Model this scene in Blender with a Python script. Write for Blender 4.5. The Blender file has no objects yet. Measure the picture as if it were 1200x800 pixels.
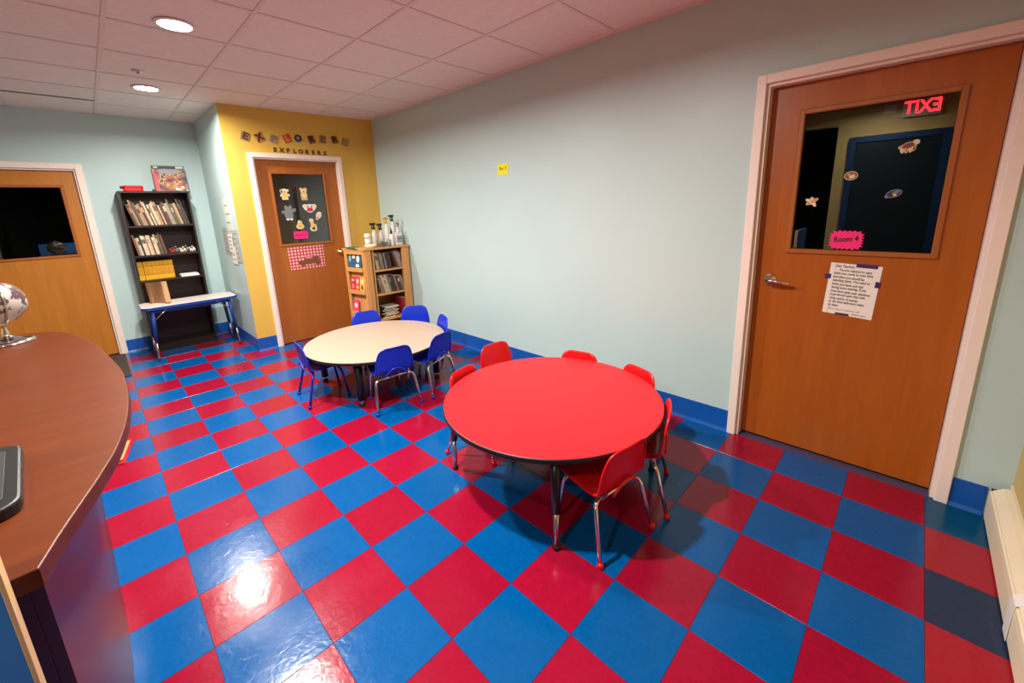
import bpy, bmesh, math, random
from mathutils import Vector, Matrix
random.seed(7)
S = bpy.context.scene
COL = S.collection
PI = math.pi

# ------------------------------------------------------------------ camera
CAM = Vector((-0.04951, -2.23606, 1.52352))
YAW, PITCH, ROLL, FPX = 0.78829707, -0.21966606, -0.03573145, 479.47118
f_ = Vector((math.sin(YAW) * math.cos(PITCH), math.cos(YAW) * math.cos(PITCH), math.sin(PITCH)))
r0 = Vector((math.cos(YAW), -math.sin(YAW), 0))
u0 = r0.cross(f_)
r_ = math.cos(ROLL) * r0 + math.sin(ROLL) * u0
u_ = -math.sin(ROLL) * r0 + math.cos(ROLL) * u0
cam_d = bpy.data.cameras.new('camera')
cam = bpy.data.objects.new('camera', cam_d)
COL.objects.link(cam)
m4 = Matrix((( r_.x, u_.x, -f_.x, CAM.x), (r_.y, u_.y, -f_.y, CAM.y), (r_.z, u_.z, -f_.z, CAM.z), (0, 0, 0, 1)))
cam.matrix_world = m4
cam_d.sensor_fit = 'HORIZONTAL'
cam_d.sensor_width = 36.0
cam_d.lens = FPX * 36.0 / 1200.0
cam_d.shift_x = 1.731 / 1200.0
cam_d.shift_y = -50.625 / 1200.0
cam_d.clip_start = 0.02
S.camera = cam

# ------------------------------------------------------------------ world, exposure
w = bpy.data.worlds.new('world')
S.world = w
w.use_nodes = True
w.node_tree.nodes['Background'].inputs[0].default_value = (0.02, 0.022, 0.025, 1)
w.node_tree.nodes['Background'].inputs[1].default_value = 0.3
S.view_settings.view_transform = 'Standard'
S.view_settings.look = 'None'
S.view_settings.gamma = 1.0
S.view_settings.use_curve_mapping = False
S.view_settings.exposure = 0.2
LAMP_W = 70.0
LAMP_COL = (1.0, 0.945, 0.88)
LAMPS = [(0.53, 2.745), (0.53, 1.07), (0.53, -0.61), (-1.30, -1.70)]  # the last lamp is added, unseen, to brighten the door glass reflections
LAMP_GAIN = [0.72, 1.0, 1.1, 0.38]

# ------------------------------------------------------------------ room numbers
XW = 2.7152          # long right wall
H = 2.652            # ceiling
YB = 4.24            # back wall
XS = 1.085           # side wall of the corner with the yellow wall
YN = -2.702          # near wall
XL = -1.90           # left wall
TL = 0.3048
YO = Vector((XS, 3.0, 0))
YANG = math.atan2(-0.10, XW - XS)
YLEN = math.hypot(XW - XS, 0.10)

# ------------------------------------------------------------------ materials
def srgb(r, g, b):
    def c(v):
        v /= 255.0
        return v / 12.92 if v <= 0.04045 else ((v + 0.055) / 1.055) ** 2.4
    return (c(r), c(g), c(b), 1.0)

class NT:
    def __init__(s, m):
        s.t = m.node_tree; s.n = s.t.nodes; s.l = s.t.links
    def add(s, k, **kw):
        n = s.n.new(k)
        for a, b in kw.items():
            setattr(n, a, b)
        return n
    def link(s, a, b): s.l.new(a, b)

def mat(name, col, rough=0.5, metal=0.0, spec=0.5, var=0.0, vscale=8.0, bump=0.0, bscale=60.0,
        coat=0.0, world=False, stretch=None, rvar=0.0, inst=0.0):
    m = bpy.data.materials.new(name)
    m.use_nodes = True
    t = NT(m)
    p = t.n['Principled BSDF']
    p.inputs['Base Color'].default_value = col
    p.inputs['Roughness'].default_value = rough
    p.inputs['Metallic'].default_value = metal
    p.inputs['Specular IOR Level'].default_value = spec
    if coat:
        p.inputs['Coat Weight'].default_value = coat
        p.inputs['Coat Roughness'].default_value = 0.08
    if var or bump or rvar:
        if world:
            vec = t.add('ShaderNodeNewGeometry').outputs['Position']
        else:
            vec = t.add('ShaderNodeTexCoord').outputs['Object']
        if stretch:
            mp = t.add('ShaderNodeMapping')
            mp.inputs['Scale'].default_value = stretch
            t.link(vec, mp.inputs['Vector'])
            vec = mp.outputs['Vector']
    hs = None
    if var:
        nz = t.add('ShaderNodeTexNoise')
        nz.inputs['Scale'].default_value = vscale
        nz.inputs['Detail'].default_value = 5
        t.link(vec, nz.inputs['Vector'])
        mr = t.add('ShaderNodeMapRange')
        mr.inputs['From Min'].default_value = 0.3; mr.inputs['From Max'].default_value = 0.7
        mr.inputs['To Min'].default_value = 1 - var; mr.inputs['To Max'].default_value = 1 + var
        t.link(nz.outputs['Fac'], mr.inputs['Value'])
        hs = t.add('ShaderNodeHueSaturation')
        hs.inputs['Color'].default_value = col
        t.link(mr.outputs['Result'], hs.inputs['Value'])
        t.link(hs.outputs['Color'], p.inputs['Base Color'])
    if inst:
        oi = t.add('ShaderNodeObjectInfo')
        mr2 = t.add('ShaderNodeMapRange')
        mr2.inputs['To Min'].default_value = 1 - inst; mr2.inputs['To Max'].default_value = 1 + inst
        t.link(oi.outputs['Random'], mr2.inputs['Value'])
        h2 = t.add('ShaderNodeHueSaturation')
        if hs: t.link(hs.outputs['Color'], h2.inputs['Color'])
        else: h2.inputs['Color'].default_value = col
        t.link(mr2.outputs['Result'], h2.inputs['Value'])
        t.link(h2.outputs['Color'], p.inputs['Base Color'])
    if rvar:
        nr = t.add('ShaderNodeTexNoise')
        nr.inputs['Scale'].default_value = vscale * 0.6
        nr.inputs['Detail'].default_value = 4
        t.link(vec, nr.inputs['Vector'])
        m3 = t.add('ShaderNodeMapRange')
        m3.inputs['From Min'].default_value = 0.3; m3.inputs['From Max'].default_value = 0.7
        m3.inputs['To Min'].default_value = max(0.02, rough - rvar); m3.inputs['To Max'].default_value = rough + rvar
        t.link(nr.outputs['Fac'], m3.inputs['Value'])
        t.link(m3.outputs['Result'], p.inputs['Roughness'])
    if bump:
        nb = t.add('ShaderNodeTexNoise')
        nb.inputs['Scale'].default_value = bscale
        nb.inputs['Detail'].default_value = 3
        t.link(vec, nb.inputs['Vector'])
        bp = t.add('ShaderNodeBump')
        bp.inputs['Strength'].default_value = bump
        bp.inputs['Distance'].default_value = 0.01
        t.link(nb.outputs['Fac'], bp.inputs['Height'])
        t.link(bp.outputs['Normal'], p.inputs['Normal'])
    return m

def emit(name, col, strength):
    m = bpy.data.materials.new(name)
    m.use_nodes = True
    p = m.node_tree.nodes['Principled BSDF']
    p.inputs['Base Color'].default_value = (0, 0, 0, 1)
    p.inputs['Emission Color'].default_value = col
    p.inputs['Emission Strength'].default_value = strength
    return m

def wood(name, c1, c2, rough=0.35, axis='z', scale=5.0, spec=0.5, coat=0.0):
    """long grain along one axis of the object"""
    m = bpy.data.materials.new(name)
    m.use_nodes = True
    t = NT(m)
    p = t.n['Principled BSDF']
    tc = t.add('ShaderNodeTexCoord')
    mp = t.add('ShaderNodeMapping')
    sc = {'z': (6, 6, 0.5), 'x': (0.5, 6, 6), 'y': (6, 0.5, 6)}[axis]
    mp.inputs['Scale'].default_value = sc
    t.link(tc.outputs['Object'], mp.inputs['Vector'])
    n1 = t.add('ShaderNodeTexNoise')
    n1.inputs['Scale'].default_value = scale; n1.inputs['Detail'].default_value = 8
    n1.inputs['Roughness'].default_value = 0.65; n1.inputs['Distortion'].default_value = 0.6
    t.link(mp.outputs['Vector'], n1.inputs['Vector'])
    cr = t.add('ShaderNodeValToRGB')
    cr.color_ramp.elements[0].position = 0.3; cr.color_ramp.elements[0].color = c1
    cr.color_ramp.elements[1].position = 0.72; cr.color_ramp.elements[1].color = c2
    t.link(n1.outputs['Fac'], cr.inputs['Fac'])
    t.link(cr.outputs['Color'], p.inputs['Base Color'])
    p.inputs['Roughness'].default_value = rough
    p.inputs['Specular IOR Level'].default_value = spec
    if coat:
        p.inputs['Coat Weight'].default_value = coat
        p.inputs['Coat Roughness'].default_value = 0.12
    bp = t.add('ShaderNodeBump')
    bp.inputs['Strength'].default_value = 0.04; bp.inputs['Distance'].default_value = 0.004
    t.link(n1.outputs['Fac'], bp.inputs['Height'])
    t.link(bp.outputs['Normal'], p.inputs['Normal'])
    return m

def glass(name, tint=(1, 1, 1, 1)):
    m = bpy.data.materials.new(name)
    m.use_nodes = True
    p = m.node_tree.nodes['Principled BSDF']
    p.inputs['Base Color'].default_value = tint
    p.inputs['Roughness'].default_value = 0.0
    p.inputs['IOR'].default_value = 1.65
    p.inputs['Transmission Weight'].default_value = 1.0
    return m

def tile_mat(name, col, var=0.10):
    """waxed vinyl tile: chips of lighter and darker colour, slight waviness"""
    m = bpy.data.materials.new(name)
    m.use_nodes = True
    t = NT(m)
    p = t.n['Principled BSDF']
    pos = t.add('ShaderNodeNewGeometry').outputs['Position']
    n1 = t.add('ShaderNodeTexNoise'); n1.inputs['Scale'].default_value = 38; n1.inputs['Detail'].default_value = 6
    n1.inputs['Distortion'].default_value = 1.5
    t.link(pos, n1.inputs['Vector'])
    mr = t.add('ShaderNodeMapRange')
    mr.inputs['From Min'].default_value = 0.3; mr.inputs['From Max'].default_value = 0.7
    mr.inputs['To Min'].default_value = 1 - var; mr.inputs['To Max'].default_value = 1 + var
    t.link(n1.outputs['Fac'], mr.inputs['Value'])
    oi = t.add('ShaderNodeObjectInfo')
    mr2 = t.add('ShaderNodeMapRange')
    mr2.inputs['To Min'].default_value = 0.93; mr2.inputs['To Max'].default_value = 1.07
    t.link(oi.outputs['Random'], mr2.inputs['Value'])
    mu = t.add('ShaderNodeMath', operation='MULTIPLY')
    t.link(mr.outputs['Result'], mu.inputs[0]); t.link(mr2.outputs['Result'], mu.inputs[1])
    hs = t.add('ShaderNodeHueSaturation'); hs.inputs['Color'].default_value = col
    t.link(mu.outputs['Value'], hs.inputs['Value'])
    t.link(hs.outputs['Color'], p.inputs['Base Color'])
    n2 = t.add('ShaderNodeTexNoise'); n2.inputs['Scale'].default_value = 3.5; n2.inputs['Detail'].default_value = 5
    t.link(pos, n2.inputs['Vector'])
    m3 = t.add('ShaderNodeMapRange')
    m3.inputs['From Min'].default_value = 0.3; m3.inputs['From Max'].default_value = 0.7
    m3.inputs['To Min'].default_value = 0.14; m3.inputs['To Max'].default_value = 0.25
    t.link(n2.outputs['Fac'], m3.inputs['Value'])
    t.link(m3.outputs['Result'], p.inputs['Roughness'])
    p.inputs['Specular IOR Level'].default_value = 0.26
    n3 = t.add('ShaderNodeTexNoise'); n3.inputs['Scale'].default_value = 30; n3.inputs['Detail'].default_value = 4
    n3.inputs['Distortion'].default_value = 0.8
    t.link(pos, n3.inputs['Vector'])
    bp = t.add('ShaderNodeBump'); bp.inputs['Strength'].default_value = 0.12; bp.inputs['Distance'].default_value = 0.006
    t.link(n3.outputs['Fac'], bp.inputs['Height'])
    t.link(bp.outputs['Normal'], p.inputs['Normal'])
    return m

M = {}
M['mint'] = mat('mint_wall_paint', srgb(186, 211, 210), 0.42, spec=0.4, var=0.02, vscale=1.5, bump=0.05, bscale=90, world=True)
M['yellow'] = mat('yellow_wall_paint', srgb(218, 178, 80), 0.45, spec=0.4, var=0.03, vscale=1.5, bump=0.05, bscale=90, world=True)
M['tan'] = mat('tan_wall_paint', srgb(206, 178, 112), 0.5, spec=0.35, var=0.03, vscale=1.5, bump=0.05, bscale=90, world=True)
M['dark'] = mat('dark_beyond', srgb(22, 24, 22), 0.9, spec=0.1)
M['trim'] = mat('pinkish_white_trim_paint', srgb(242, 226, 216), 0.38, var=0.02, vscale=4)
M['base'] = mat('blue_vinyl_cove_base', srgb(14, 84, 170), 0.35, var=0.05, vscale=5, world=True)
M['ctile'] = mat('ceiling_tile', srgb(234, 224, 216), 0.85, spec=0.2, var=0.03, vscale=30, bump=0.25, bscale=160, world=True, inst=0.015)
M['cgrid'] = mat('ceiling_grid_paint', srgb(226, 214, 206), 0.7, spec=0.2)
M['grout'] = mat('floor_joint', srgb(70, 60, 90), 0.6)
M['red_t'] = tile_mat('red_vinyl_tile', srgb(142, 12, 42))
M['red_t2'] = tile_mat('fresh_red_vinyl_tile', srgb(156, 26, 42))
M['blue_t'] = tile_mat('blue_vinyl_tile', srgb(0, 78, 140))
M['teal_t'] = tile_mat('dark_teal_vinyl_tile', srgb(2, 68, 104))
M['navy_t'] = tile_mat('navy_vinyl_tile', srgb(34, 46, 74))
M['door4'] = wood('orange_brown_door_veneer', srgb(158, 80, 16), srgb(174, 92, 22), 0.34, 'z', 3.0)
M['door3'] = wood('brown_door_veneer', srgb(156, 88, 30), srgb(172, 100, 38), 0.38, 'z', 3.0)
M['door2'] = wood('golden_door_veneer', srgb(176, 108, 32), srgb(192, 122, 40), 0.38, 'z', 3.0)
M['bead'] = wood('glazing_bead_wood', srgb(154, 84, 32), srgb(172, 100, 44), 0.35, 'z', 3.0)
M['cherry'] = wood('cherry_laminate', srgb(82, 34, 9), srgb(98, 44, 13), 0.38, 'x', 4.0, spec=0.25)
M['cherry_d'] = mat('dark_cherry_laminate', srgb(92, 40, 44), 0.36, spec=0.5, var=0.08, vscale=3)
M['maple'] = wood('maple_bookcase_wood', srgb(196, 138, 76), srgb(216, 160, 96), 0.4, 'z', 3.0)
M['espresso'] = mat('espresso_laminate', srgb(34, 22, 18), 0.4, var=0.15, vscale=6)
M['red_top'] = mat('red_laminate', srgb(238, 22, 34), 0.42, var=0.02, vscale=3, spec=0.4)
M['red_pl'] = mat('red_plastic', srgb(222, 12, 18), 0.3)
M['blue_pl'] = mat('blue_plastic', srgb(12, 48, 190), 0.32)
M['blue_leg'] = mat('blue_enamel', srgb(22, 36, 150), 0.3)
M['blue_frame'] = mat('blue_table_enamel', srgb(14, 58, 140), 0.35)
M['maple_top'] = mat('sand_laminate', srgb(186, 160, 140), 0.4, var=0.04, vscale=60)
M['grey_top'] = mat('pale_grey_laminate', srgb(206, 196, 188), 0.4, var=0.04, vscale=60)
M['black'] = mat('black_plastic', srgb(16, 15, 16), 0.45)
M['blackm'] = mat('black_enamel', srgb(20, 18, 20), 0.35)
M['chrome'] = mat('chrome', (0.78, 0.76, 0.74, 1), 0.14, metal=1.0)
M['steel'] = mat('satin_steel', (0.62, 0.60, 0.58, 1), 0.28, metal=1.0)
M['brass'] = mat('aged_brass', (0.72, 0.50, 0.20, 1), 0.24, metal=1.0)
M['cream'] = mat('cream_metal', srgb(232, 220, 190), 0.42, var=0.03, vscale=5)
M['white'] = mat('white_plastic', srgb(232, 228, 222), 0.4)
M['paper'] = mat('white_paper', srgb(236, 230, 222), 0.7, var=0.02, vscale=20)
M['ink'] = mat('black_ink', srgb(24, 22, 26), 0.7)
M['pinkp'] = mat('hot_pink_card', srgb(246, 30, 122), 0.6)
M['yelp'] = mat('bright_yellow_note', srgb(238, 232, 20), 0.6)
M['purple'] = mat('purple_tape', srgb(58, 34, 96), 0.5)
M['glass'] = glass('window_glass', (0.9, 0.95, 0.93, 1))
M['clear'] = glass('clear_plastic', (0.96, 0.97, 0.97, 1))
M['board'] = mat('black_green_board', srgb(24, 34, 30), 0.5, var=0.1, vscale=5)
M['bluepaint'] = mat('blue_gloss_paint', srgb(66, 138, 220), 0.35, var=0.1, vscale=7)
M['palewood'] = wood('pale_edge_wood', srgb(214, 176, 118), srgb(232, 200, 150), 0.45, 'z', 4)
M['kraft'] = mat('kraft_paper', srgb(224, 180, 134), 0.7, var=0.05, vscale=14)
M['teal_d'] = mat('dark_teal_door_paint', srgb(10, 32, 38), 0.4)

# ------------------------------------------------------------------ mesh helper
class MB:
    def __init__(s): s.bm = bmesh.new()
    def box(s, x0, x1, y0, y1, z0, z1, bev=0.0, mtx=None, seg=1):
        b = bmesh.new()
        bmesh.ops.create_cube(b, size=1.0)
        for v in b.verts:
            v.co = Vector(((x0 + x1) / 2 + v.co.x * (x1 - x0), (y0 + y1) / 2 + v.co.y * (y1 - y0), (z0 + z1) / 2 + v.co.z * (z1 - z0)))
        if bev > 0:
            bmesh.ops.bevel(b, geom=b.edges[:], offset=bev, segments=seg, affect='EDGES', profile=0.5)
        return s._take(b, mtx)
    def _take(s, b, mtx=None, smooth=False):
        if mtx is not None: b.transform(mtx)
        if smooth:
            for f in b.faces: f.smooth = True
        me = bpy.data.meshes.new('tmp')
        b.to_mesh(me); b.free()
        s.bm.from_mesh(me)
        bpy.data.meshes.remove(me)
        return s
    def tube(s, pts, r, seg=10, caps=True, mtx=None):
        pts = [Vector(p) for p in pts]
        n = len(pts)
        rs = r if isinstance(r, (list, tuple)) else [r] * n
        b = bmesh.new()
        rings = []
        ref = None
        for i, p in enumerate(pts):
            if i == 0: d = pts[1] - p
            elif i == n - 1: d = p - pts[i - 1]
            else: d = (pts[i + 1] - p).normalized() + (p - pts[i - 1]).normalized()
            d.normalize()
            if ref is None:
                ref = Vector((0, 0, 1)) if abs(d.z) < 0.9 else Vector((1, 0, 0))
                a = d.cross(ref).normalized()
            else:
                a = (a - d * a.dot(d)).normalized()
            c = d.cross(a)
            rings.append([b.verts.new(p + (a * math.cos(t) + c * math.sin(t)) * rs[i]) for t in [2 * PI * k / seg for k in range(seg)]])
        for i in range(n - 1):
            for k in range(seg):
                f = b.faces.new((rings[i][k], rings[i][(k + 1) % seg], rings[i + 1][(k + 1) % seg], rings[i + 1][k]))
                f.smooth = True
        if caps:
            b.faces.new(rings[0][::-1]); b.faces.new(rings[-1])
        bmesh.ops.recalc_face_normals(b, faces=b.faces[:])
        return s._take(b, mtx)
    def lathe(s, prof, c=(0, 0, 0), seg=20, mtx=None, smooth=True):
        b = bmesh.new()
        rings = []
        for r, z in prof:
            if r < 1e-6: rings.append([b.verts.new((c[0], c[1], c[2] + z))])
            else: rings.append([b.verts.new((c[0] + r * math.cos(2 * PI * k / seg), c[1] + r * math.sin(2 * PI * k / seg), c[2] + z)) for k in range(seg)])
        for i in range(len(rings) - 1):
            A, B = rings[i], rings[i + 1]
            for k in range(seg):
                k2 = (k + 1) % seg
                if len(A) == 1 and len(B) == 1: continue
                if len(A) == 1: f = b.faces.new((A[0], B[k], B[k2]))
                elif len(B) == 1: f = b.faces.new((A[k], B[0], A[k2]))
                else: f = b.faces.new((A[k], A[k2], B[k2], B[k]))
                f.smooth = smooth
        if len(rings[0]) > 1: b.faces.new(rings[0][::-1])
        if len(rings[-1]) > 1: b.faces.new(rings[-1])
        bmesh.ops.recalc_face_normals(b, faces=b.faces[:])
        return s._take(b, mtx)
    def prism(s, poly, z0, z1, bev=0.0, mtx=None, smooth=False):
        b = bmesh.new()
        lo = [b.verts.new((x, y, z0)) for x, y in poly]
        hi = [b.verts.new((x, y, z1)) for x, y in poly]
        n = len(poly)
        b.faces.new(lo[::-1]); top = b.faces.new(hi)
        for k in range(n):
            f = b.faces.new((lo[k], lo[(k + 1) % n], hi[(k + 1) % n], hi[k]))
            f.smooth = smooth
        bmesh.ops.recalc_face_normals(b, faces=b.faces[:])
        if bev:
            ed = [e for e in b.edges if (e.verts[0] in hi and e.verts[1] in hi) or (e.verts[0] in lo and e.verts[1] in lo)]
            bmesh.ops.bevel(b, geom=ed, offset=bev, segments=2, affect='EDGES', profile=0.5)
        return s._take(b, mtx)
    def sphere(s, c, r, seg=12, rings=8, sc=(1, 1, 1), mtx=None):
        b = bmesh.new()
        bmesh.ops.create_uvsphere(b, u_segments=seg, v_segments=rings, radius=1.0)
        for v in b.verts:
            v.co = Vector((c[0] + v.co.x * r * sc[0], c[1] + v.co.y * r * sc[1], c[2] + v.co.z * r * sc[2]))
        return s._take(b, mtx, smooth=True)
    def mesh(s, name):
        me = bpy.data.meshes.new(name)
        s.bm.to_mesh(me); s.bm.free()
        return me

def add(name, me, m=None, parent=None, loc=None, rot=None):
    if isinstance(me, MB): me = me.mesh(name)
    o = bpy.data.objects.new(name, me)
    COL.objects.link(o)
    if m is not None and not me.materials: me.materials.append(M[m] if isinstance(m, str) else m)
    if parent: o.parent = parent
    if loc is not None: o.location = loc
    if rot is not None: o.rotation_euler = rot
    return o

def tag(o, label, cat, group=None):
    o['label'] = label; o['category'] = cat
    if group: o['group'] = group
    return o

def thing(name, label, cat, loc=(0, 0, 0), rz=0.0, group=None, rot=None):
    o = bpy.data.objects.new(name, None)
    o.empty_display_size = 0.1
    COL.objects.link(o)
    o.location = loc
    o.rotation_euler = rot if rot is not None else (0, 0, rz)
    return tag(o, label, cat, group)

def struct(name, me, m=None, parent=None, loc=None, rot=None):
    o = add(name, me, m, parent, loc, rot)
    if parent is None: o['kind'] = 'structure'
    return o

def dup(root, loc, rz=0.0, label=None):
    r = root.copy(); COL.objects.link(r)
    r.location = loc; r.rotation_euler = (0, 0, rz)
    if label: r['label'] = label
    for ch in list(root.children):
        c = ch.copy(); COL.objects.link(c); c.parent = r
        for g in list(ch.children):
            d = g.copy(); COL.objects.link(d); d.parent = c
    return r

_font = {}
def text_mesh(body, size, extr=0.0008, align='CENTER', shear=0.0, bold=0.0):
    cu = bpy.data.curves.new('text', 'FONT')
    cu.body = body; cu.size = size; cu.extrude = extr; cu.align_x = align; cu.align_y = 'CENTER'
    cu.shear = shear; cu.resolution_u = 2; cu.offset = bold
    o = bpy.data.objects.new('text', cu)
    COL.objects.link(o)
    dg = bpy.context.evaluated_depsgraph_get()
    dg.update()
    me = bpy.data.meshes.new_from_object(o.evaluated_get(dg))
    bpy.data.objects.remove(o)
    bpy.data.curves.remove(cu)
    me.transform(Matrix.Rotation(PI / 2, 4, 'X'))     # stands upright: x right, z up, faces -y
    return me

# wall frames: local x runs to the right when facing the wall, local y goes into it, z up
F4 = (Vector((XW, 0, 0)), -PI / 2)
FY = (YO, YANG)
FB = (Vector((0, YB, 0)), 0.0)
FS = (Vector((XS, 0, 0)), -PI / 2)
FL = (Vector((XL, 0, 0)), PI / 2)
def WP(F, x, y, z):
    return F[0] + Matrix.Rotation(F[1], 3, 'Z') @ Vector((x, y, z))

def rect_wall(F, x0, x1, z0, z1, holes, th=0.12):
    """wall with rectangular holes, as one mesh in the wall frame; front at y = 0"""
    mb = MB()
    hs = sorted(holes)
    cur = x0
    for a, b, c, d in hs:
        if a > cur: mb.box(cur, a, 0, th, z0, z1)
        if d < z1: mb.box(a, b, 0, th, d, z1)
        if c > z0: mb.box(a, b, 0, th, z0, c)
        cur = b
    if cur < x1: mb.box(cur, x1, 0, th, z0, z1)
    return mb

def door(n, F, x0, x1, ztop, glz, wood_m, rec, trim_w, knob=None, beyond=True, zb=0.012):
    """door in its casing; x0..x1, ztop are the leaf; glz = (x0,x1,z0,z1) of the glass"""
    d = bpy.data.objects.new('door_%d' % n, None)
    COL.objects.link(d)
    d.location = F[0]; d.rotation_euler = (0, 0, F[1]); d['kind'] = 'structure'
    gx0, gx1, gz0, gz1 = glz
    y0, y1 = rec, rec + 0.042
    mb = MB()
    mb.box(x0, gx0, y0, y1, zb, ztop); mb.box(gx1, x1, y0, y1, zb, ztop)
    mb.box(gx0, gx1, y0, y1, zb, gz0); mb.box(gx0, gx1, y0, y1, gz1, ztop)
    add('door_leaf', mb, wood_m, d)
    mb = MB()   # glazing bead around the pane
    bw, bp = 0.022, 0.010
    for (a, b, c, e) in ((gx0 - bw, gx0 + 0.004, gz0 - bw, gz1 + bw), (gx1 - 0.004, gx1 + bw, gz0 - bw, gz1 + bw),
                         (gx0, gx1, gz0 - bw, gz0 + 0.004), (gx0, gx1, gz1 - 0.004, gz1 + bw)):
        mb.box(a, b, y0 - bp, y0 + 0.012, c, e, 0.004)
    add('glazing_bead', mb, 'bead', d)
    add('glass_pane', MB().box(gx0, gx1, y0 + 0.014, y0 + 0.020, gz0, gz1), 'glass', d)
    # jamb and casing
    j = 0.02
    mb = MB()
    mb.box(x0 - j, x0 - 0.003, 0.004, y1 + 0.02, 0, ztop + j); mb.box(x1 + 0.003, x1 + j, 0.004, y1 + 0.02, 0, ztop + j)
    mb.box(x0 - 0.003, x1 + 0.003, 0.004, y1 + 0.02, ztop + 0.003, ztop + j)
    add('door_jamb', mb, 'trim', d)
    # stop moulding
    for nm, a, b, c, e in (('casing', x0 - 0.018 - trim_w, x0 - 0.018, 0, ztop + 0.018 + trim_w), ('casing', x1 + 0.018, x1 + 0.018 + trim_w, 0, ztop + 0.018 + trim_w),
                       ('casing', x0 - 0.018, x1 + 0.018, ztop + 0.018, ztop + 0.018 + trim_w)):
        mb = MB().box(a, b, -0.019, -0.0005, c, e, 0.003)
        add(nm, mb, 'trim', d)
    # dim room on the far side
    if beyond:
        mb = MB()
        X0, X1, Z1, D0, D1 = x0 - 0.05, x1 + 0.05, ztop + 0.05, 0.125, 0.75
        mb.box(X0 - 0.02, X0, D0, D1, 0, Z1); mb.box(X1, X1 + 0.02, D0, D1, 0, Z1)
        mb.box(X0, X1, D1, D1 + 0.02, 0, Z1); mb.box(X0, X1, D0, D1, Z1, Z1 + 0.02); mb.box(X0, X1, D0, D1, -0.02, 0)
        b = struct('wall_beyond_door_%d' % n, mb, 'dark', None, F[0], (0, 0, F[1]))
    return d, y0

# ------------------------------------------------------------------ floor
sub = MB().box(XL, XW + 0.1, YN - 0.0, YB + 0.1, -0.10, -0.003)
floor = struct('floor', sub, 'grout')
_tm = {}
def tile_mesh(w_, d_):
    k = (round(w_, 4), round(d_, 4))
    if k not in _tm:
        _tm[k] = MB().box(0, w_, 0, d_, -0.003, 0, 0.0009).mesh('floor_tile')
    return _tm[k]
def floor_tiles():
    g = 0.0004
    for i in range(-1, 9):
        for j in range(-9, 14):
            x0, x1 = i * TL + g, (i + 1) * TL - g
            y0, y1 = j * TL + g, (j + 1) * TL - g
            x1 = min(x1, XW); y0 = max(y0, YN); y1 = min(y1, YB)
            if i >= 4 and j >= 9: continue            # behind the yellow wall
            if i == 3 and j >= 10: x1 = min(x1, XS)
            if y1 - y0 < 0.01 or x1 - x0 < 0.01: continue
            red = (i + j) % 2 == 0
            if j == -9: m = 'red_t2' if red else ('navy_t' if i in (4, 6) else 'teal_t')
            else: m = 'red_t' if red else 'blue_t'
            me = tile_mesh(x1 - x0, y1 - y0)
            key = (me.name, m)
            if key not in _tm:
                c = me.copy(); c.materials.append(M[m]); _tm[key] = c
            add('floor_tile', _tm[key], None, floor, (x0, y0, 0))
    # the last tiles under the yellow wall's foot
    for i in range(4, 9):
        x0, x1 = i * TL + g, min((i + 1) * TL - g, XW)
        ye = 3.0 - 0.10 * (x1 - XS) / (XW - XS)
        m = 'red_t' if (i + 9) % 2 == 0 else 'blue_t'
        y0 = 9 * TL + g
        add('floor_tile', MB().box(0, x1 - x0, 0, ye - y0, -0.003, 0, 0.0009), m, floor, (x0, y0, 0))
    # plain tiles behind the counter, out of sight
    mb = MB()
    for i in range(-7, -1):
        for j in range(-9, 14):
            mb.box(max(i * TL + g, XL), (i + 1) * TL - g, max(j * TL + g, YN), min((j + 1) * TL - g, YB), -0.003, 0)
    o = add('floor_tiling', mb, 'blue_t', floor)
    o['kind'] = 'stuff'
floor_tiles()

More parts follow.
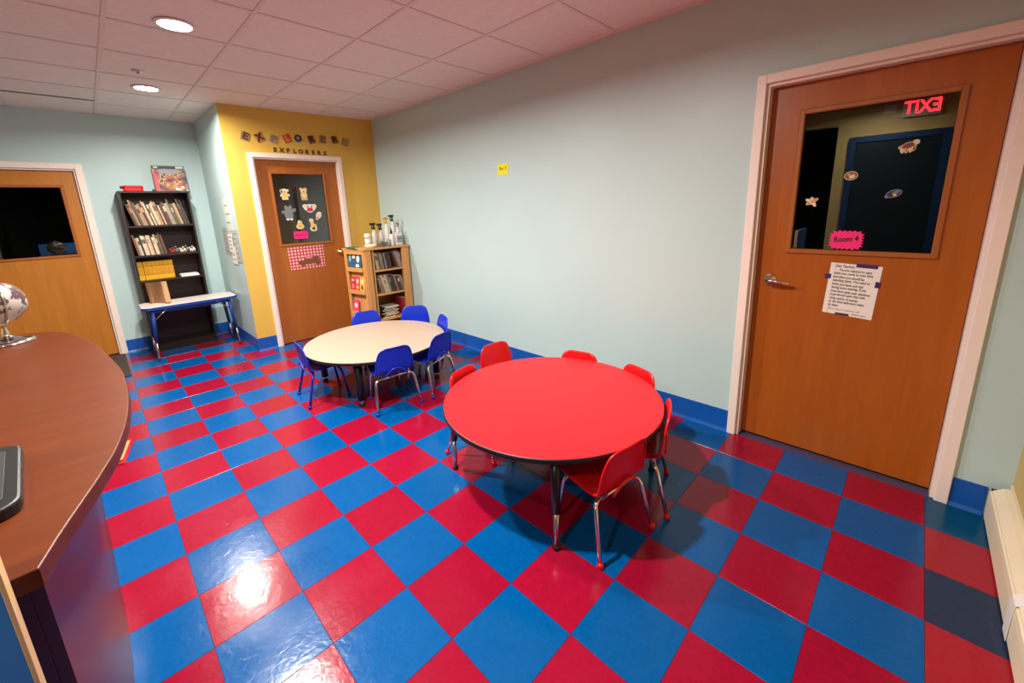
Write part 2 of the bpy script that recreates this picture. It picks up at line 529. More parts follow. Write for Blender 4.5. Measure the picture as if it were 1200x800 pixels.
# ------------------------------------------------------------------ ceiling
ceil = struct('ceiling', MB().box(XL - 0.12, XW + 0.12, YN - 0.12, YB + 0.12, H + 0.03, H + 0.08), 'dark')
GX, GY, G2 = 0.2254, 0.0, 0.6096
def ceiling():
    xs = [XL] + [GX + G2 * k for k in range(-3, 5) if XL < GX + G2 * k < XW] + [XW]
    ys = [YN] + [GY + G2 * k for k in range(-4, 7) if YN < GY + G2 * k < YB] + [YB]
    cache = {}
    h = 0.003
    for a in range(len(xs) - 1):
        for b in range(len(ys) - 1):
            x0, x1, y0, y1 = xs[a], xs[a + 1], ys[b], ys[b + 1]
            if x0 > XS + 0.1 and y0 > 3.02: continue
            if x1 - x0 < 0.03 or y1 - y0 < 0.03: continue
            lay = [(x0 + h, x1 - h, y0 + h, y1 - h)]
            if abs(x1 - GX) < 0.01 and abs(y0 - 3.048) < 0.01:      # the slipped tile by the left door
                lay = [(x0 + h, x1 - h - 0.003, y0 + h, 3.525)]
            if abs(x1 - GX) < 0.01 and abs(y0 - 3.6576) < 0.01:
                lay = [(x0 + h, x1 - h, 3.573, y1 - h)]
            for (p, q, r, s) in lay:
                k = (round(q - p, 3), round(s - r, 3))
                if k not in cache:
                    cache[k] = MB().box(0, q - p, 0, s - r, 0, 0.012, 0.0008).mesh('ceiling_tile')
                add('ceiling_tile', cache[k], 'ctile', ceil, (p, r, H + 0.0012))
    for x in xs[1:-1]:
        add('grid_bar', MB().box(-0.0115, 0.0115, 0, (3.0 if x > XS else YB) - YN, 0, 0.004, 0.001), 'cgrid', ceil, (x, YN, H - 0.003))
    for y in ys[1:-1]:
        xe = XS if y > 3.0 else XW
        if abs(y - 3.6576) < 0.01:
            add('grid_bar', MB().box(0, GX - G2 - XL, -0.0115, 0.0115, 0, 0.004, 0.001), 'cgrid', ceil, (XL, y, H - 0.003))
            add('grid_bar', MB().box(0, xe - GX, -0.0115, 0.0115, 0, 0.004, 0.001), 'cgrid', ceil, (GX, y, H - 0.003))
            continue
        add('grid_bar', MB().box(0, xe - XL, -0.0115, 0.0115, 0, 0.004, 0.001), 'cgrid', ceil, (XL, y, H - 0.0032))
    # black strips stand in for the shade in the slipped tile's gap
    add('gap_shade_strip', MB().box(0, G2 - 0.024, 0, 0.046, 0, 0.008), 'black', ceil, (GX - G2 + 0.012, 3.5260, H + 0.0006))
    add('gap_shade_strip', MB().box(-0.006, 0.006, 0, 0.10, 0, 0.006), 'black', ceil, (GX - 0.006, 3.44, H + 0.0005))
    # wall angles
    add('wall_angle', MB().box(-0.02, 0, 0, 2.9 - YN, 0, 0.004), 'cgrid', ceil, (XW - 0.0005, YN, H - 0.003))
    add('wall_angle', MB().box(0, XS - XL, -0.02, 0, 0, 0.004), 'cgrid', ceil, (XL, YB - 0.0005, H - 0.003))
ceiling()

lens_m = emit('lamp_lens', (1.0, 0.93, 0.82, 1), 30.0)
lamp_labels = ['lit round recessed ceiling light farther from camera, before the back wall',
               'lit round recessed ceiling light nearer the camera of the visible pair',
               'lit round recessed ceiling light above the red table, out of frame',
               'added unseen ceiling light by the left wall, brightens what the door glass mirrors']
for k, (lx, ly) in enumerate(LAMPS):
    t = thing('recessed_light', lamp_labels[k], 'ceiling light', (lx, ly, H), 0, 'recessed ceiling lights')
    add('trim_ring', MB().lathe([(0.082, -0.002), (0.100, -0.002), (0.102, -0.006), (0.098, -0.010), (0.086, -0.012), (0.080, -0.008), (0.082, -0.002)], seg=28), 'white', t)
    add('lens', MB().lathe([(0.0, -0.004), (0.080, -0.004), (0.080, -0.008), (0.0, -0.010)], seg=28), lens_m, t)
    ld = bpy.data.lights.new('lamp_light', 'AREA')
    ld.shape = 'DISK'; ld.size = 0.13; ld.spread = math.radians(168); ld.energy = LAMP_W * LAMP_GAIN[k]; ld.color = LAMP_COL
    lo = bpy.data.objects.new('lamp_light', ld); COL.objects.link(lo); lo.location = (0, 0, -0.02); lo.parent = t
t = thing('sprinkler_head', 'small metal sprinkler head on the ceiling behind the farther recessed light', 'sprinkler', (0.44, 2.23, H))
add('escutcheon', MB().lathe([(0.0, -0.001), (0.036, -0.001), (0.034, -0.008), (0.015, -0.012), (0.0, -0.012)], seg=18), 'steel', t)
add('deflector', MB().lathe([(0.006, -0.012), (0.006, -0.020), (0.014, -0.022), (0.014, -0.024), (0.0, -0.024)], seg=14), 'steel', t)

# ------------------------------------------------------------------ walls
D4 = (1.563, 2.452, 2.115)         # door 4 leaf along -Y
wl = rect_wall(F4, -3.2, 2.95, 0, H + 0.02, [(D4[0] - 0.02, D4[1] + 0.02, 0, D4[2] + 0.02)])
struct('wall_right', wl, 'mint', None, F4[0], (0, 0, F4[1]))
D3 = (0.262, 1.128, 2.125)
wy = rect_wall(FY, 0, YLEN + 0.02, 0, H + 0.02, [(D3[0] - 0.02, D3[1] + 0.02, 0, D3[2] + 0.02)])
struct('wall_yellow', wy, 'yellow', None, FY[0], (0, 0, FY[1]))
D2 = (-0.915, -0.050, 2.055)
wb = rect_wall(FB, XL, XS, 0, H + 0.02, [(D2[0] - 0.02, D2[1] + 0.02, 0, D2[2] + 0.02)])
struct('wall_back', wb, 'mint', None, FB[0], (0, 0, FB[1]))
# side wall: from the yellow wall's outer corner back to the back wall
mb = MB(); mb.prism([(XS, 3.0005), (XS, YB), (XS + 0.11, YB), (XS + 0.11, 3.13), (XS + 0.008, 3.1165)], 0, H + 0.02)
struct('wall_side', mb, 'mint')
FN = (Vector((0, YN, 0)), PI)
struct('wall_near', rect_wall(FN, -XW, -XL, 0, H + 0.02, [(-0.75, 1.40, 0, 2.3)]), 'tan', None, FN[0], (0, 0, FN[1]))  # opening is added, unseen, so the back door glass mirrors dark
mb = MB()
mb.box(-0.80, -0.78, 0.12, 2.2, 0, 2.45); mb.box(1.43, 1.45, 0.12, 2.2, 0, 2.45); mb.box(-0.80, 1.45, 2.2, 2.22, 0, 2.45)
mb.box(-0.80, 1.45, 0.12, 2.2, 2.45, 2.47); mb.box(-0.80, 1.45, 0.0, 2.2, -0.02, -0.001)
struct('wall_added_dark_box', mb, 'dark', None, FN[0], (0, 0, FN[1]))  # dark box added behind the opening to darken that reflection
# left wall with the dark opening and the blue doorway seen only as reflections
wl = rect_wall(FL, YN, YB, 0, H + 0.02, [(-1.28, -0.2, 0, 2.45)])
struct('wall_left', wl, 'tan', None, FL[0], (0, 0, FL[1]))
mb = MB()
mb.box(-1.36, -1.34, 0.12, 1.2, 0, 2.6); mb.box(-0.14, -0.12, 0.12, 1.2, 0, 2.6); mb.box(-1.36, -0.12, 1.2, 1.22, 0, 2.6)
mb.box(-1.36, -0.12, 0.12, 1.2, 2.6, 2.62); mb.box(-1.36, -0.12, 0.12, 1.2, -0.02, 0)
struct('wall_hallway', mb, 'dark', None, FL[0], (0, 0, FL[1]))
d1 = bpy.data.objects.new('door_1', None); COL.objects.link(d1); d1['kind'] = 'structure'
d1.location = FL[0]; d1.rotation_euler = (0, 0, FL[1])
add('door_leaf', MB().box(-2.32, -1.50, -0.035, -0.001, 0.01, 2.2), 'teal_d', d1)
for q in ((-1.50, -1.42, 0, 2.28), (-2.40, -2.32, 0, 2.28), (-2.32, -1.50, 2.2, 2.28)):
    add('casing', MB().box(q[0], q[1], -0.05, -0.001, q[2], q[3], 0.004), mat('dark_blue_casing_paint', srgb(18, 58, 98), .4) if 'dark_blue_casing_paint' not in bpy.data.materials else bpy.data.materials['dark_blue_casing_paint'], d1)

# coving (baseboards), 15 cm blue vinyl
def cove(name, F, x0, x1):
    p = [(0, 0.15), (-0.004, 0.149), (-0.005, 0.02), (-0.012, 0.004), (-0.014, 0.0), (0, 0)]
    mb = MB()
    b = bmesh.new()
    A = [b.verts.new((x0, y, z)) for y, z in p]; B = [b.verts.new((x1, y, z)) for y, z in p]
    for k in range(len(p)):
        b.faces.new((A[k], A[(k + 1) % len(p)], B[(k + 1) % len(p)], B[k]))
    b.faces.new(A[::-1]); b.faces.new(B)
    bmesh.ops.recalc_face_normals(b, faces=b.faces[:])
    mb._take(b)
    for v in mb.bm.verts: v.co.y -= 0.0005
    return struct(name, mb, 'base', None, F[0], (0, 0, F[1]))
TW = 0.048
cove('baseboard_right', F4, -2.885, D4[0] - 0.020 - TW)
cove('baseboard_right_near', F4, D4[1] + 0.020 + TW, 2.633)
cove('baseboard_yellow', FY, 0.0, D3[0] - 0.020 - TW)
cove('baseboard_yellow_corner', FY, D3[1] + 0.020 + TW, YLEN - 0.016)
cove('baseboard_back', FB, D2[1] + 0.020 + 0.058, XS - 0.016)
cove('baseboard_side', FS, -(YB - 0.016), -3.0)

# ------------------------------------------------------------------ doors
d4, y4 = door(4, F4, D4[0], D4[1], D4[2], (1.722, 2.303, 1.227, 1.960), 'door4', 0.068, TW)
hb = MB().lathe([(0.0, 0.0), (0.036, 0.0), (0.036, 0.006), (0.030, 0.012), (0.014, 0.014), (0.012, 0.05), (0.0, 0.052)], seg=24,
                mtx=Matrix.Translation((1.636, y4, 1.042)) @ Matrix.Rotation(PI / 2, 4, 'X'))
h = add('lever_handle', hb, 'chrome', d4)
add('lever', MB().tube([(1.632, y4 - 0.052, 1.040), (1.66, y4 - 0.055, 1.040), (1.70, y4 - 0.052, 1.036), (1.745, y4 - 0.044, 1.032)], [0.011, 0.012, 0.010, 0.008], 12), 'chrome', h)
add('keyhole', MB().lathe([(0.0, 0), (0.006, 0), (0.006, 0.004), (0, 0.004)], seg=10, mtx=Matrix.Translation((1.632, y4 - 0.062, 1.041)) @ Matrix.Rotation(PI / 2, 4, 'X')), 'black', h)
d3, y3 = door(3, FY, D3[0], D3[1], D3[2], (0.408, 0.968, 1.185, 1.982), 'door3', 0.034, TW)
kb = MB().lathe([(0.0, 0.0), (0.033, 0.0), (0.033, 0.006), (0.012, 0.012), (0.011, 0.030), (0.022, 0.040), (0.028, 0.052), (0.026, 0.064), (0.014, 0.070), (0.0, 0.071)], seg=24,
                mtx=Matrix.Translation((1.060, y3, 1.042)) @ Matrix.Rotation(PI / 2, 4, 'X'))
add('door_knob', kb, 'brass', d3)
add('dark_board', MB().box(0.408, 0.968, y3 + 0.024, y3 + 0.030, 1.185, 1.982), 'board', d3)
d2, y2 = door(2, FB, D2[0], D2[1], D2[2], (-0.80, -0.172, 1.180, 1.890), 'door2', 0.034, 0.058)

# ------------------------------------------------------------------ chairs
def seat_shell():
    P = [(.178, .258, .096), (.174, .270, .108), (.160, .281, .118), (.130, .286, .124), (.070, .282, .131), (.010, .278, .137), (-.050, .276, .142),
         (-.095, .277, .146), (-.125, .284, .149), (-.146, .298, .151), (-.159, .320, .151), (-.166, .350, .150), (-.170, .382, .147), (-.174, .415, .142), (-.178, .447, .134),
         (-.182, .471, .126), (-.185, .488, .116), (-.187, .499, .103), (-.188, .506, .087), (-.1885, .5095, .066)]
    nu = 12
    b = bmesh.new()
    rows = []
    for i, (y, z, w_) in enumerate(P):
        t = min(1.0, max(0.0, (z - .284) / .05)) if y < -0.09 else 0.0
        row = []
        for k in range(nu + 1):
            u = -1 + 2 * k / nu
            xx = abs(u * w_) / .155
            zz = z + (1 - t) * 0.018 * xx ** 3.0
            yy = y + t * 0.016 * xx ** 2.2
            row.append(b.verts.new((u * w_, yy, zz)))
        rows.append(row)
    for i in range(len(rows) - 1):
        for k in range(nu):
            b.faces.new((rows[i][k], rows[i][k + 1], rows[i + 1][k + 1], rows[i + 1][k]))
    bmesh.ops.recalc_face_normals(b, faces=b.faces[:])
    bmesh.ops.solidify(b, geom=b.faces[:], thickness=0.006)
    for f in b.faces: f.smooth = True
    # rolled rim
    mb = MB()
    rim = [rows[i][0].co.copy() for i in range(len(rows))] + [v.co.copy() for v in rows[-1][1:-1]] + [rows[i][nu].co.copy() for i in range(len(rows) - 1, -1, -1)] + [v.co.copy() for v in rows[0][-2:0:-1]]
    mb._take(b)
    mb.tube(rim + [rim[0]], 0.0055, 6, caps=False)
    return mb

def chair(name, shell_m, leg_m, cap_m, label, cat, group):
    t = thing(name, label, cat, group=group)
    add('seat_shell', seat_shell(), shell_m, t)
    arch = [(-.085 + .17 * k / 12, -.172 - .006 * math.sin(PI * k / 12), .292 + .052 * math.sin(PI * k / 12)) for k in range(13)]
    add('back_rib', MB().tube(arch, 0.006, 8), shell_m, t)
    for s in (-1, 1):
        leg = [(s * .181, -.190, .012), (s * .166, -.160, .130), (s * .154, -.138, .226), (s * .147, -.128, .246), (s * .130, -.120, .256), (s * .105, -.116, .258)]
        l = add('leg', MB().tube(leg, 0.0098, 10), leg_m, t)
        add('leg_cap', MB().lathe([(0.0, 0.0), (0.011, 0.0), (0.0145, 0.004), (0.0145, 0.014), (0.0115, 0.024), (0.0, 0.026)], (s * .1815, -.1905, 0), 14), cap_m, l)
        leg = [(s * .129, .135, .012), (s * .122, .118, .130), (s * .116, .103, .222), (s * .111, .096, .242), (s * .098, .088, .254), (s * .082, .082, .258)]
        l = add('leg', MB().tube(leg, 0.0098, 10), leg_m, t)
        add('leg_cap', MB().lathe([(0.0, 0.0), (0.011, 0.0), (0.0145, 0.004), (0.0145, 0.014), (0.0115, 0.024), (0.0, 0.026)], (s * .1295, .1355, 0), 14), cap_m, l)
    add('cross_bar', MB().tube([(-.106, -.116, .258), (.106, -.116, .258)], 0.0096, 10), leg_m, t)
    add('cross_bar', MB().tube([(-.083, .082, .258), (.083, .082, .258)], 0.0096, 10), leg_m, t)
    return t

def put(t, mid, h, first=True, label=None):
    h = Vector((h[0], h[1])).normalized()
    rz = math.atan2(h.y, h.x) - PI / 2
    loc = (mid[0] + .19 * h.x, mid[1] + .19 * h.y, 0)
    if first:
        t.location = loc; t.rotation_euler = (0, 0, rz)
        return t
    return dup(t, loc, rz, label)

rg = 'red chairs around the red table'
rc = chair('child_chair', 'red_pl', 'chrome', 'red_pl', 'red plastic child chair with chrome legs nearest the camera at the red table', 'chair', rg)
put(rc, (1.405, -1.482), (.168, .986))
for mid, h, lab in [
    ((1.855, -1.462), (-.414, .91), 'red child chair at right rim of red table, toward the door'),
    ((1.481, -.24), (.196, -.98), 'red child chair at far left rim of red table, nearest the blue chairs'),
    ((1.960, -.035), (-.08, -1.0), 'red child chair with backrest showing behind red table, before blue baseboard'),
    ((2.225, -.650), (-.97, -.20), 'red child chair against long wall, only low rim visible, middle of table far side'),
    ((2.216, -1.113), (-.946, .325), 'red child chair against long wall, small curved rim visible, right of table far side')]:
    put(rc, mid, h, False, lab)
bg = 'blue chairs around the sand table'
bc = chair('child_chair', 'blue_pl', 'chrome', 'blue_leg', 'blue child chair with chrome legs, back to camera, nearest at sand coloured table', 'chair', bg)
put(bc, (1.421, .487), (.155, .988))
for mid, h, lab in [
    ((1.87, .49), (-.28, .96), 'blue child chair at the right front of sand table, just behind the red chairs'),
    ((2.232, .949), (-.951, .308), 'blue child chair against long wall, narrow backrest edge visible, right of sand table'),
    ((2.291, 1.571), (-.629, -.777), 'blue child chair behind sand table, right one before the wooden bookcase'),
    ((1.822, 1.782), (-.204, -.979), 'blue child chair behind sand table, left one before the wooden bookcase')]:
    put(bc, mid, h, False, lab)
ba = chair('child_chair', 'blue_pl', 'blue_leg', 'blue_leg', 'blue child chair with blue legs, alone at the left end of sand table', 'chair', bg)
put(ba, (.959, 1.232), (.994, -.11))

# ------------------------------------------------------------------ round tables
def disc(r, n=72): return [(r * math.cos(2 * PI * k / n), r * math.sin(2 * PI * k / n)) for k in range(n)]
def round_table(name, label, loc, rz, R, z, top_m, half, style):
    t = thing(name, label, 'table', loc, rz)
    add('tabletop', MB().prism(disc(R - 0.004), z - 0.016, z, 0.0015, smooth=True), top_m, t)
    mb = MB()
    mb.lathe([(R - 0.02, -0.026), (R - 0.002, -0.026), (R + 0.001, -0.022), (R + 0.001, -0.005), (R - 0.003, -0.001), (R - 0.0042, -0.001), (R - 0.0042, -0.0165), (R - 0.02, -0.0165), (R - 0.02, -0.026)], (0, 0, z), 72)
    add('edge_band', mb, 'black', t)
    add('underside', MB().prism(disc(R - 0.021), z - 0.026, z - 0.0165), 'blackm', t)
    for sx, sy in ((-1, -1), (1, -1), (1, 1), (-1, 1)):
        x, y = sx * half, sy * half
        if style == 'red':
            l = add('leg', MB().tube([(x * .95, y * .95, z - .027), (x * .985, y * .985, z - .18), (x, y, z - .285)], [.024, .021, .019], 14), 'blackm', t)
            add('leg_insert', MB().tube([(x, y, z - .285), (x * 1.004, y * 1.004, 0.018)], .0125, 12), 'steel', l)
            add('glide', MB().lathe([(0, 0), (.015, 0), (.018, .006), (.016, .016), (.010, .022), (0, .022)], (x * 1.004, y * 1.004, 0), 14), 'black', l)
            add('leg_bracket', MB().box(x * .95 - .045, x * .95 + .045, y * .95 - .045, y * .95 + .045, z - .034, z - .0265, .002), 'blackm', t)
        else:
            l = add('leg', MB().tube([(x, y, z - .027), (x, y, .05)], [.034, .028], 16), 'blackm', t)
            add('leg_insert', MB().tube([(x, y, .055), (x, y, .024)], .021, 14), 'chrome', l)
            add('glide', MB().lathe([(0, 0), (.022, 0), (.025, .008), (.024, .020), (.018, .025), (0, .025)], (x, y, 0), 16), 'black', l)
            add('leg_bracket', MB().box(x - .06, x + .06, y - .06, y + .06, z - .036, z - .0265, .002), 'blackm', t)
    if style != 'red':
        mb = MB()
        mb.lathe([(.43, -.065), (.438, -.065), (.438, -.0268), (.43, -.0268), (.43, -.065)], (0, 0, z), 48)
        add('apron', mb, 'blackm', t)
    return t
round_table('round_table', 'large round table with bright red top and black rim, nearest the camera', (1.617, -.874, 0), math.radians(-4.2), .606, .474, 'red_top', .406, 'red')
round_table('round_table', 'round table with sand coloured top and thick black legs, ringed by blue chairs', (1.610, 1.145, 0), 0, .609, .400, 'maple_top', .366, 'blue')

# ------------------------------------------------------------------ counter
def smooth_poly(pts, n=6, closed=False):
    out = []
    P = [Vector((p[0], p[1], 0)) for p in pts]
    for i in range(len(P) - 1):
        p0 = P[max(i - 1, 0)]; p1 = P[i]; p2 = P[i + 1]; p3 = P[min(i + 2, len(P) - 1)]
        for k in range(n):
            t = k / n
            q = 0.5 * ((2 * p1) + (p2 - p0) * t + (2 * p0 - 5 * p1 + 4 * p2 - p3) * t * t + (3 * p1 - p0 - 3 * p2 + p3) * t ** 3)
            out.append((q.x, q.y))
    out.append((P[-1].x, P[-1].y))
    return out
ZC = 0.914
edge = smooth_poly([(-.222, -1.176), (-.198, -1.084), (-.168, -.982), (-.134, -.866), (-.098, -.719), (-.069, -.52), (-.054, -.297), (-.052, -.09), (-.060, .123), (-.118, .633), (-.164, .866), (-.214, 1.063), (-.264, 1.202), (-.33, 1.285), (-.42, 1.33), (-.55, 1.35), (-.80, 1.35)])
ctr = thing('reception_counter', 'curved counter with cherry brown top and glossy dark front, left foreground', 'counter', (0, 0, 0))
top = edge + [(-.80, -1.186), (-.45, -1.186)]
add('countertop', MB().prism(top, ZC - .040, ZC, 0.003), 'cherry', ctr)
fp = smooth_poly([(-.250, -1.010), (-.226, -.80), (-.213, -.546), (-.2135, -.30), (-.222, -.075), (-.236, .25), (-.253, .606), (-.276, .97), (-.345, 1.16), (-.46, 1.235), (-.76, 1.25)])
inn = [(x - .02, y - (0.02 if y > 1.05 else 0)) for x, y in fp][::-1]
add('front_panel', MB().prism(fp + inn, 0.001, ZC - .0405, smooth=False), 'cherry_d', ctr)
add('end_panel', MB().box(-.76, -.2705, -1.010, -.99, 0.001, ZC - .0405, .001), 'cherry_d', ctr)
add('back_panel', MB().box(-.76, -.74, -.985, 1.22, 0.001, ZC - .0405), 'cherry_d', ctr)

# globe on the counter
gl = thing('globe', 'small globe with silvery white map and chrome stand on the counter end', 'globe', (-.448, 1.10, ZC + .0003), math.radians(20))
gm = mat('globe_map', srgb(226, 214, 200), 0.25, spec=0.6)
t_ = NT(gm); p_ = t_.n['Principled BSDF']
tc_ = t_.add('ShaderNodeTexCoord'); nz_ = t_.add('ShaderNodeTexNoise'); nz_.inputs['Scale'].default_value = 9.0; nz_.inputs['Detail'].default_value = 6; nz_.inputs['Roughness'].default_value = 0.6
t_.link(tc_.outputs['Object'], nz_.inputs['Vector'])
cr_ = t_.add('ShaderNodeValToRGB'); cr_.color_ramp.interpolation = 'CONSTANT'
e_ = cr_.color_ramp.elements; e_[0].position = 0.0; e_[0].color = srgb(168, 158, 148); e_[1].position = 0.47; e_[1].color = srgb(84, 64, 70)
k_ = e_.new(0.57); k_.color = srgb(140, 108, 84); k_ = e_.new(0.66); k_.color = srgb(214, 200, 170)
t_.link(nz_.outputs['Fac'], cr_.inputs['Fac']); t_.link(cr_.outputs['Color'], p_.inputs['Base Color'])
GC = (0, 0, .218); GR = .108
add('stand_base', MB().lathe([(0, 0), (.098, 0), (.101, .004), (.100, .010), (.094, .016), (.080, .020), (.060, .022), (.045, .030), (.030, .036), (.016, .040), (.012, .050), (.016, .060), (.010, .072), (.009, .095), (.012, .099), (0, .100)], seg=40), 'chrome', gl)
add('globe_ball', MB().sphere(GC, GR, 40, 24), gm, gl)
mer = [(0.0, (GR + .007) * math.sin(a) + 0, GC[2] + (GR + .007) * math.cos(a)) for a in [PI * (-0.12 + 1.24 * k / 30) for k in range(31)]]
mm = MB()
for rr in (GR + .004, GR + .008, GR + .012):
    mm.tube([(0.0, rr * math.sin(a), GC[2] + rr * math.cos(a)) for a in [2 * PI * k / 40 for k in range(41)]], .0032, 6, caps=False)
add('meridian_ring', mm, 'chrome', gl)
add('axis_pin', MB().tube([(0, 0, GC[2] + GR - .002), (0, 0, GC[2] + GR + .020)], .005, 10), 'chrome', gl)

# black device at the counter's left edge
def rrect(x0, x1, y0, y1, r, n=6):
    out = []
    for cx, cy, a0 in ((x1 - r, y1 - r, 0), (x0 + r, y1 - r, PI / 2), (x0 + r, y0 + r, PI), (x1 - r, y0 + r, 1.5 * PI)):
        for k in range(n + 1):
            a = a0 + PI / 2 * k / n
            out.append((cx + r * math.cos(a), cy + r * math.sin(a)))
    return out
dv = thing('desk_device', 'black plastic device with rounded corners lying on the counter at left picture edge', 'device', (-.254, -.945, ZC + .0003), math.radians(4))
add('body', MB().prism(rrect(-.30, 0, 0, .40, .05), 0.0, .028, .006), 'black', dv)
add('pad', MB().prism(rrect(-.28, -.026, .03, .36, .03), .0282, .031, .001), mat('grey_rubber', srgb(34, 32, 30), .6), dv)

# blue gate panel with pale wooden edge beside the counter
gt = thing('gate_panel', 'blue painted panel with pale wooden edge beside the counter, lower left corner', 'gate', (-.252, -1.215, 0))
add('panel_face', MB().box(-.52, -.0065, -.014, .014, .03, 1.13), 'bluepaint', gt)
add('edge_strip', MB().box(-.006, 0, -.016, .016, .03, 1.132, .001), 'palewood', gt)
add('foot', MB().box(-.50, -.42, -.06, .016, 0, .03, .004), 'bluepaint', gt)
add('foot', MB().box(-.14, -.06, -.06, .016, 0, .03, .004), 'bluepaint', gt)

# woven pad poking out under the counter
wv = thing('floor_cushion', 'tan woven cushion with red piping poking out under the counter overhang', 'cushion', (-.205, 1.215, 0), math.radians(-10))
mw = mat('woven_fabric', srgb(186, 142, 86), .8, var=.3, vscale=55, bump=.5, bscale=120)
add('pad', MB().box(-.30, .05, .006, .31, .004, .028, .008, seg=2), mw, wv)
add('piping', MB().tube([(-.30, .006, .006), (.05, .006, .006), (.053, .31, .006), (-.30, .312, .006)], .006, 8), 'red_top', wv)
add('piping', MB().tube([(-.30, .006, .028), (.05, .006, .028), (.053, .31, .028), (-.30, .312, .028)], .005, 8), 'red_top', wv)

# door mat at the back door
tag(add('door_mat', MB().prism(rrect(-.90, 0, 0, .98, .01), 0, .010, .003), mat('brown_mat', srgb(64, 52, 44), .85, var=.15, vscale=60, bump=.5, bscale=200), None, (-.005, 3.215, .0002)),
    'dark brown flat door mat before the golden back door', 'mat')

# ------------------------------------------------------------------ baseboard heater on the near wall
ht = thing('baseboard_heater', 'cream metal baseboard heater running along the near wall, lower right corner', 'heater', (0, YN, 0))
X0h, X1h = .80, 2.700
add('back_plate', MB().box(X0h, X1h, .001, .008, .010, .200), 'cream', ht)
def extr(poly, x0, x1):
    b = bmesh.new()
    A = [b.verts.new((x0, y, z)) for y, z in poly]; B = [b.verts.new((x1, y, z)) for y, z in poly]
    n = len(poly)
    for k in range(n): b.faces.new((A[k], A[(k + 1) % n], B[(k + 1) % n], B[k]))
    b.faces.new(A[::-1]); b.faces.new(B)
    bmesh.ops.recalc_face_normals(b, faces=b.faces[:])
    return MB()._take(b)
add('front_cover', extr([(.060, .012), (.066, .014), (.068, .120), (.066, .150), (.060, .153), (.0615, .120), (.060, .018)], X0h, X1h - .02), 'cream', ht)
add('top_cover', extr([(.0085, .185), (.0085, .190), (.030, .186), (.060, .160), (.060, .1535), (.028, .180)], X0h, X1h - .03), 'cream', ht)
add('damper', extr([(.020, .150), (.022, .152), (.056, .140), (.055, .137)], X0h, X1h - .02), 'cream', ht)
add('end_cap', MB().box(X1h - .019, X1h, .0085, .060, .012, .158, .002), 'black', ht)
add('joint_strap', extr([(.0085, .1905), (.0085, .1925), (.031, .1885), (.0685, .156), (.0715, .120), (.0700, .010), (.0682, .010), (.0690, .12), (.0665, .155), (.030, .1865)], 1.90, 1.96), 'white', ht)
tag_ = None

# ------------------------------------------------------------------ exit sign on the left wall (seen mirrored in the door glass)
ex = thing('exit_sign', 'lit red exit sign above the blue doorway, seen mirrored in the orange brown door glass', 'exit sign', WP(FL, -2.09, -.001, 2.550), FL[1])
add('housing', MB().box(-.18, .18, -.045, 0, -.095, .095, .005), mat('grey_housing', srgb(206, 206, 190), .5), ex)
add('lettering', text_mesh('EXIT', .165, .001, 'CENTER', 0, .004), emit('exit_red', (1.0, .03, .04, 1), 14.0), ex, (0, -.047, .006)).scale = (1, 1, 1.3)
vt = thing('wall_vent', 'small pale wall vent beside the exit sign, seen only as a reflection', 'vent', WP(FL, -1.79, -.001, 2.585), FL[1])
add('grille_frame', MB().box(-.06, .06, -.012, 0, -.045, .045, .003), 'white', vt)
for k in range(5): add('slat', MB().box(-.052, .052, -.015, -.0122, -.036 + k * .016, -.028 + k * .016), 'cgrid', vt)

# ------------------------------------------------------------------ notes and cutouts
def on_wall(name, label, cat, F, x, z, y=-.0012, tilt=0.0, group=None):
    t = thing(name, label, cat, WP(F, x, y, z), 0, group)
    t.rotation_euler = (Matrix.Rotation(F[1], 3, 'Z') @ Matrix.Rotation(tilt, 3, 'Y')).to_euler()
    return t
def flat(poly, th=.0008, y=0.0):
    """flat cutout standing in the wall frame, front towards -y"""
    return MB().prism([(p[0], p[1]) for p in poly], 0, th, mtx=Matrix.Translation((0, y, 0)) @ Matrix.Rotation(PI / 2, 4, 'X'))
def ell(cx, cz, rx, rz, n=18, a=0.0):
    return [(cx + rx * math.cos(2 * PI * k / n) * math.cos(a) - rz * math.sin(2 * PI * k / n) * math.sin(a),
             cz + rx * math.cos(2 * PI * k / n) * math.sin(a) + rz * math.sin(2 * PI * k / n) * math.cos(a)) for k in range(n)]

# handwritten note on door 4, four pieces of purple tape
yf = y4 - .0012
nt = on_wall('handwritten_note', 'white handwritten paper note taped to the orange brown door below its window', 'note', F4, 2.024, 1.018, yf, math.radians(2.5))
add('sheet', flat([(-.108, -.140), (.106, -.147), (.106, .140), (-.108, .142)]), 'paper', nt)
lines = ['Dear Teachers,', '     You are required to start', 'when you come to your time', 'and when you should be', 'watching them. You need to', 'when you leave and visit',
         'during every evening. If you', 'must have early exit, windows', 'must should open that main', 'using option of nearby', 'to the time bathroom mains', 'by them.']
for k, s in enumerate(lines):
    me = text_mesh(s, .0195, .0002, 'LEFT', .18, 0.0003)
    me.transform(Matrix.Diagonal((.70 * random.uniform(.97, 1.03), 1, 1, 1)))
    o = add('writing', me, 'ink', nt, (-.088, -.0012, .126 - k * .0198), (0, math.radians(1.5 if k % 2 else .4), 0))
o = add('writing', text_mesh('First report please call', .015, .0002, 'LEFT', .15), mat('red_ink', srgb(190, 60, 70), .7), nt, (-.085, -.0012, -.114))
o['label'] = 'faint red handwriting'
o = add('writing', text_mesh('thank you', .015, .0002, 'LEFT', .15), 'ink', nt, (.02, -.0012, -.131))
add('margin_line', flat([(-.086, -.140), (-.085, -.140), (-.085, .141), (-.086, .141)], .0002, -.0009), mat('red_margin', srgb(200, 90, 90), .7), nt)
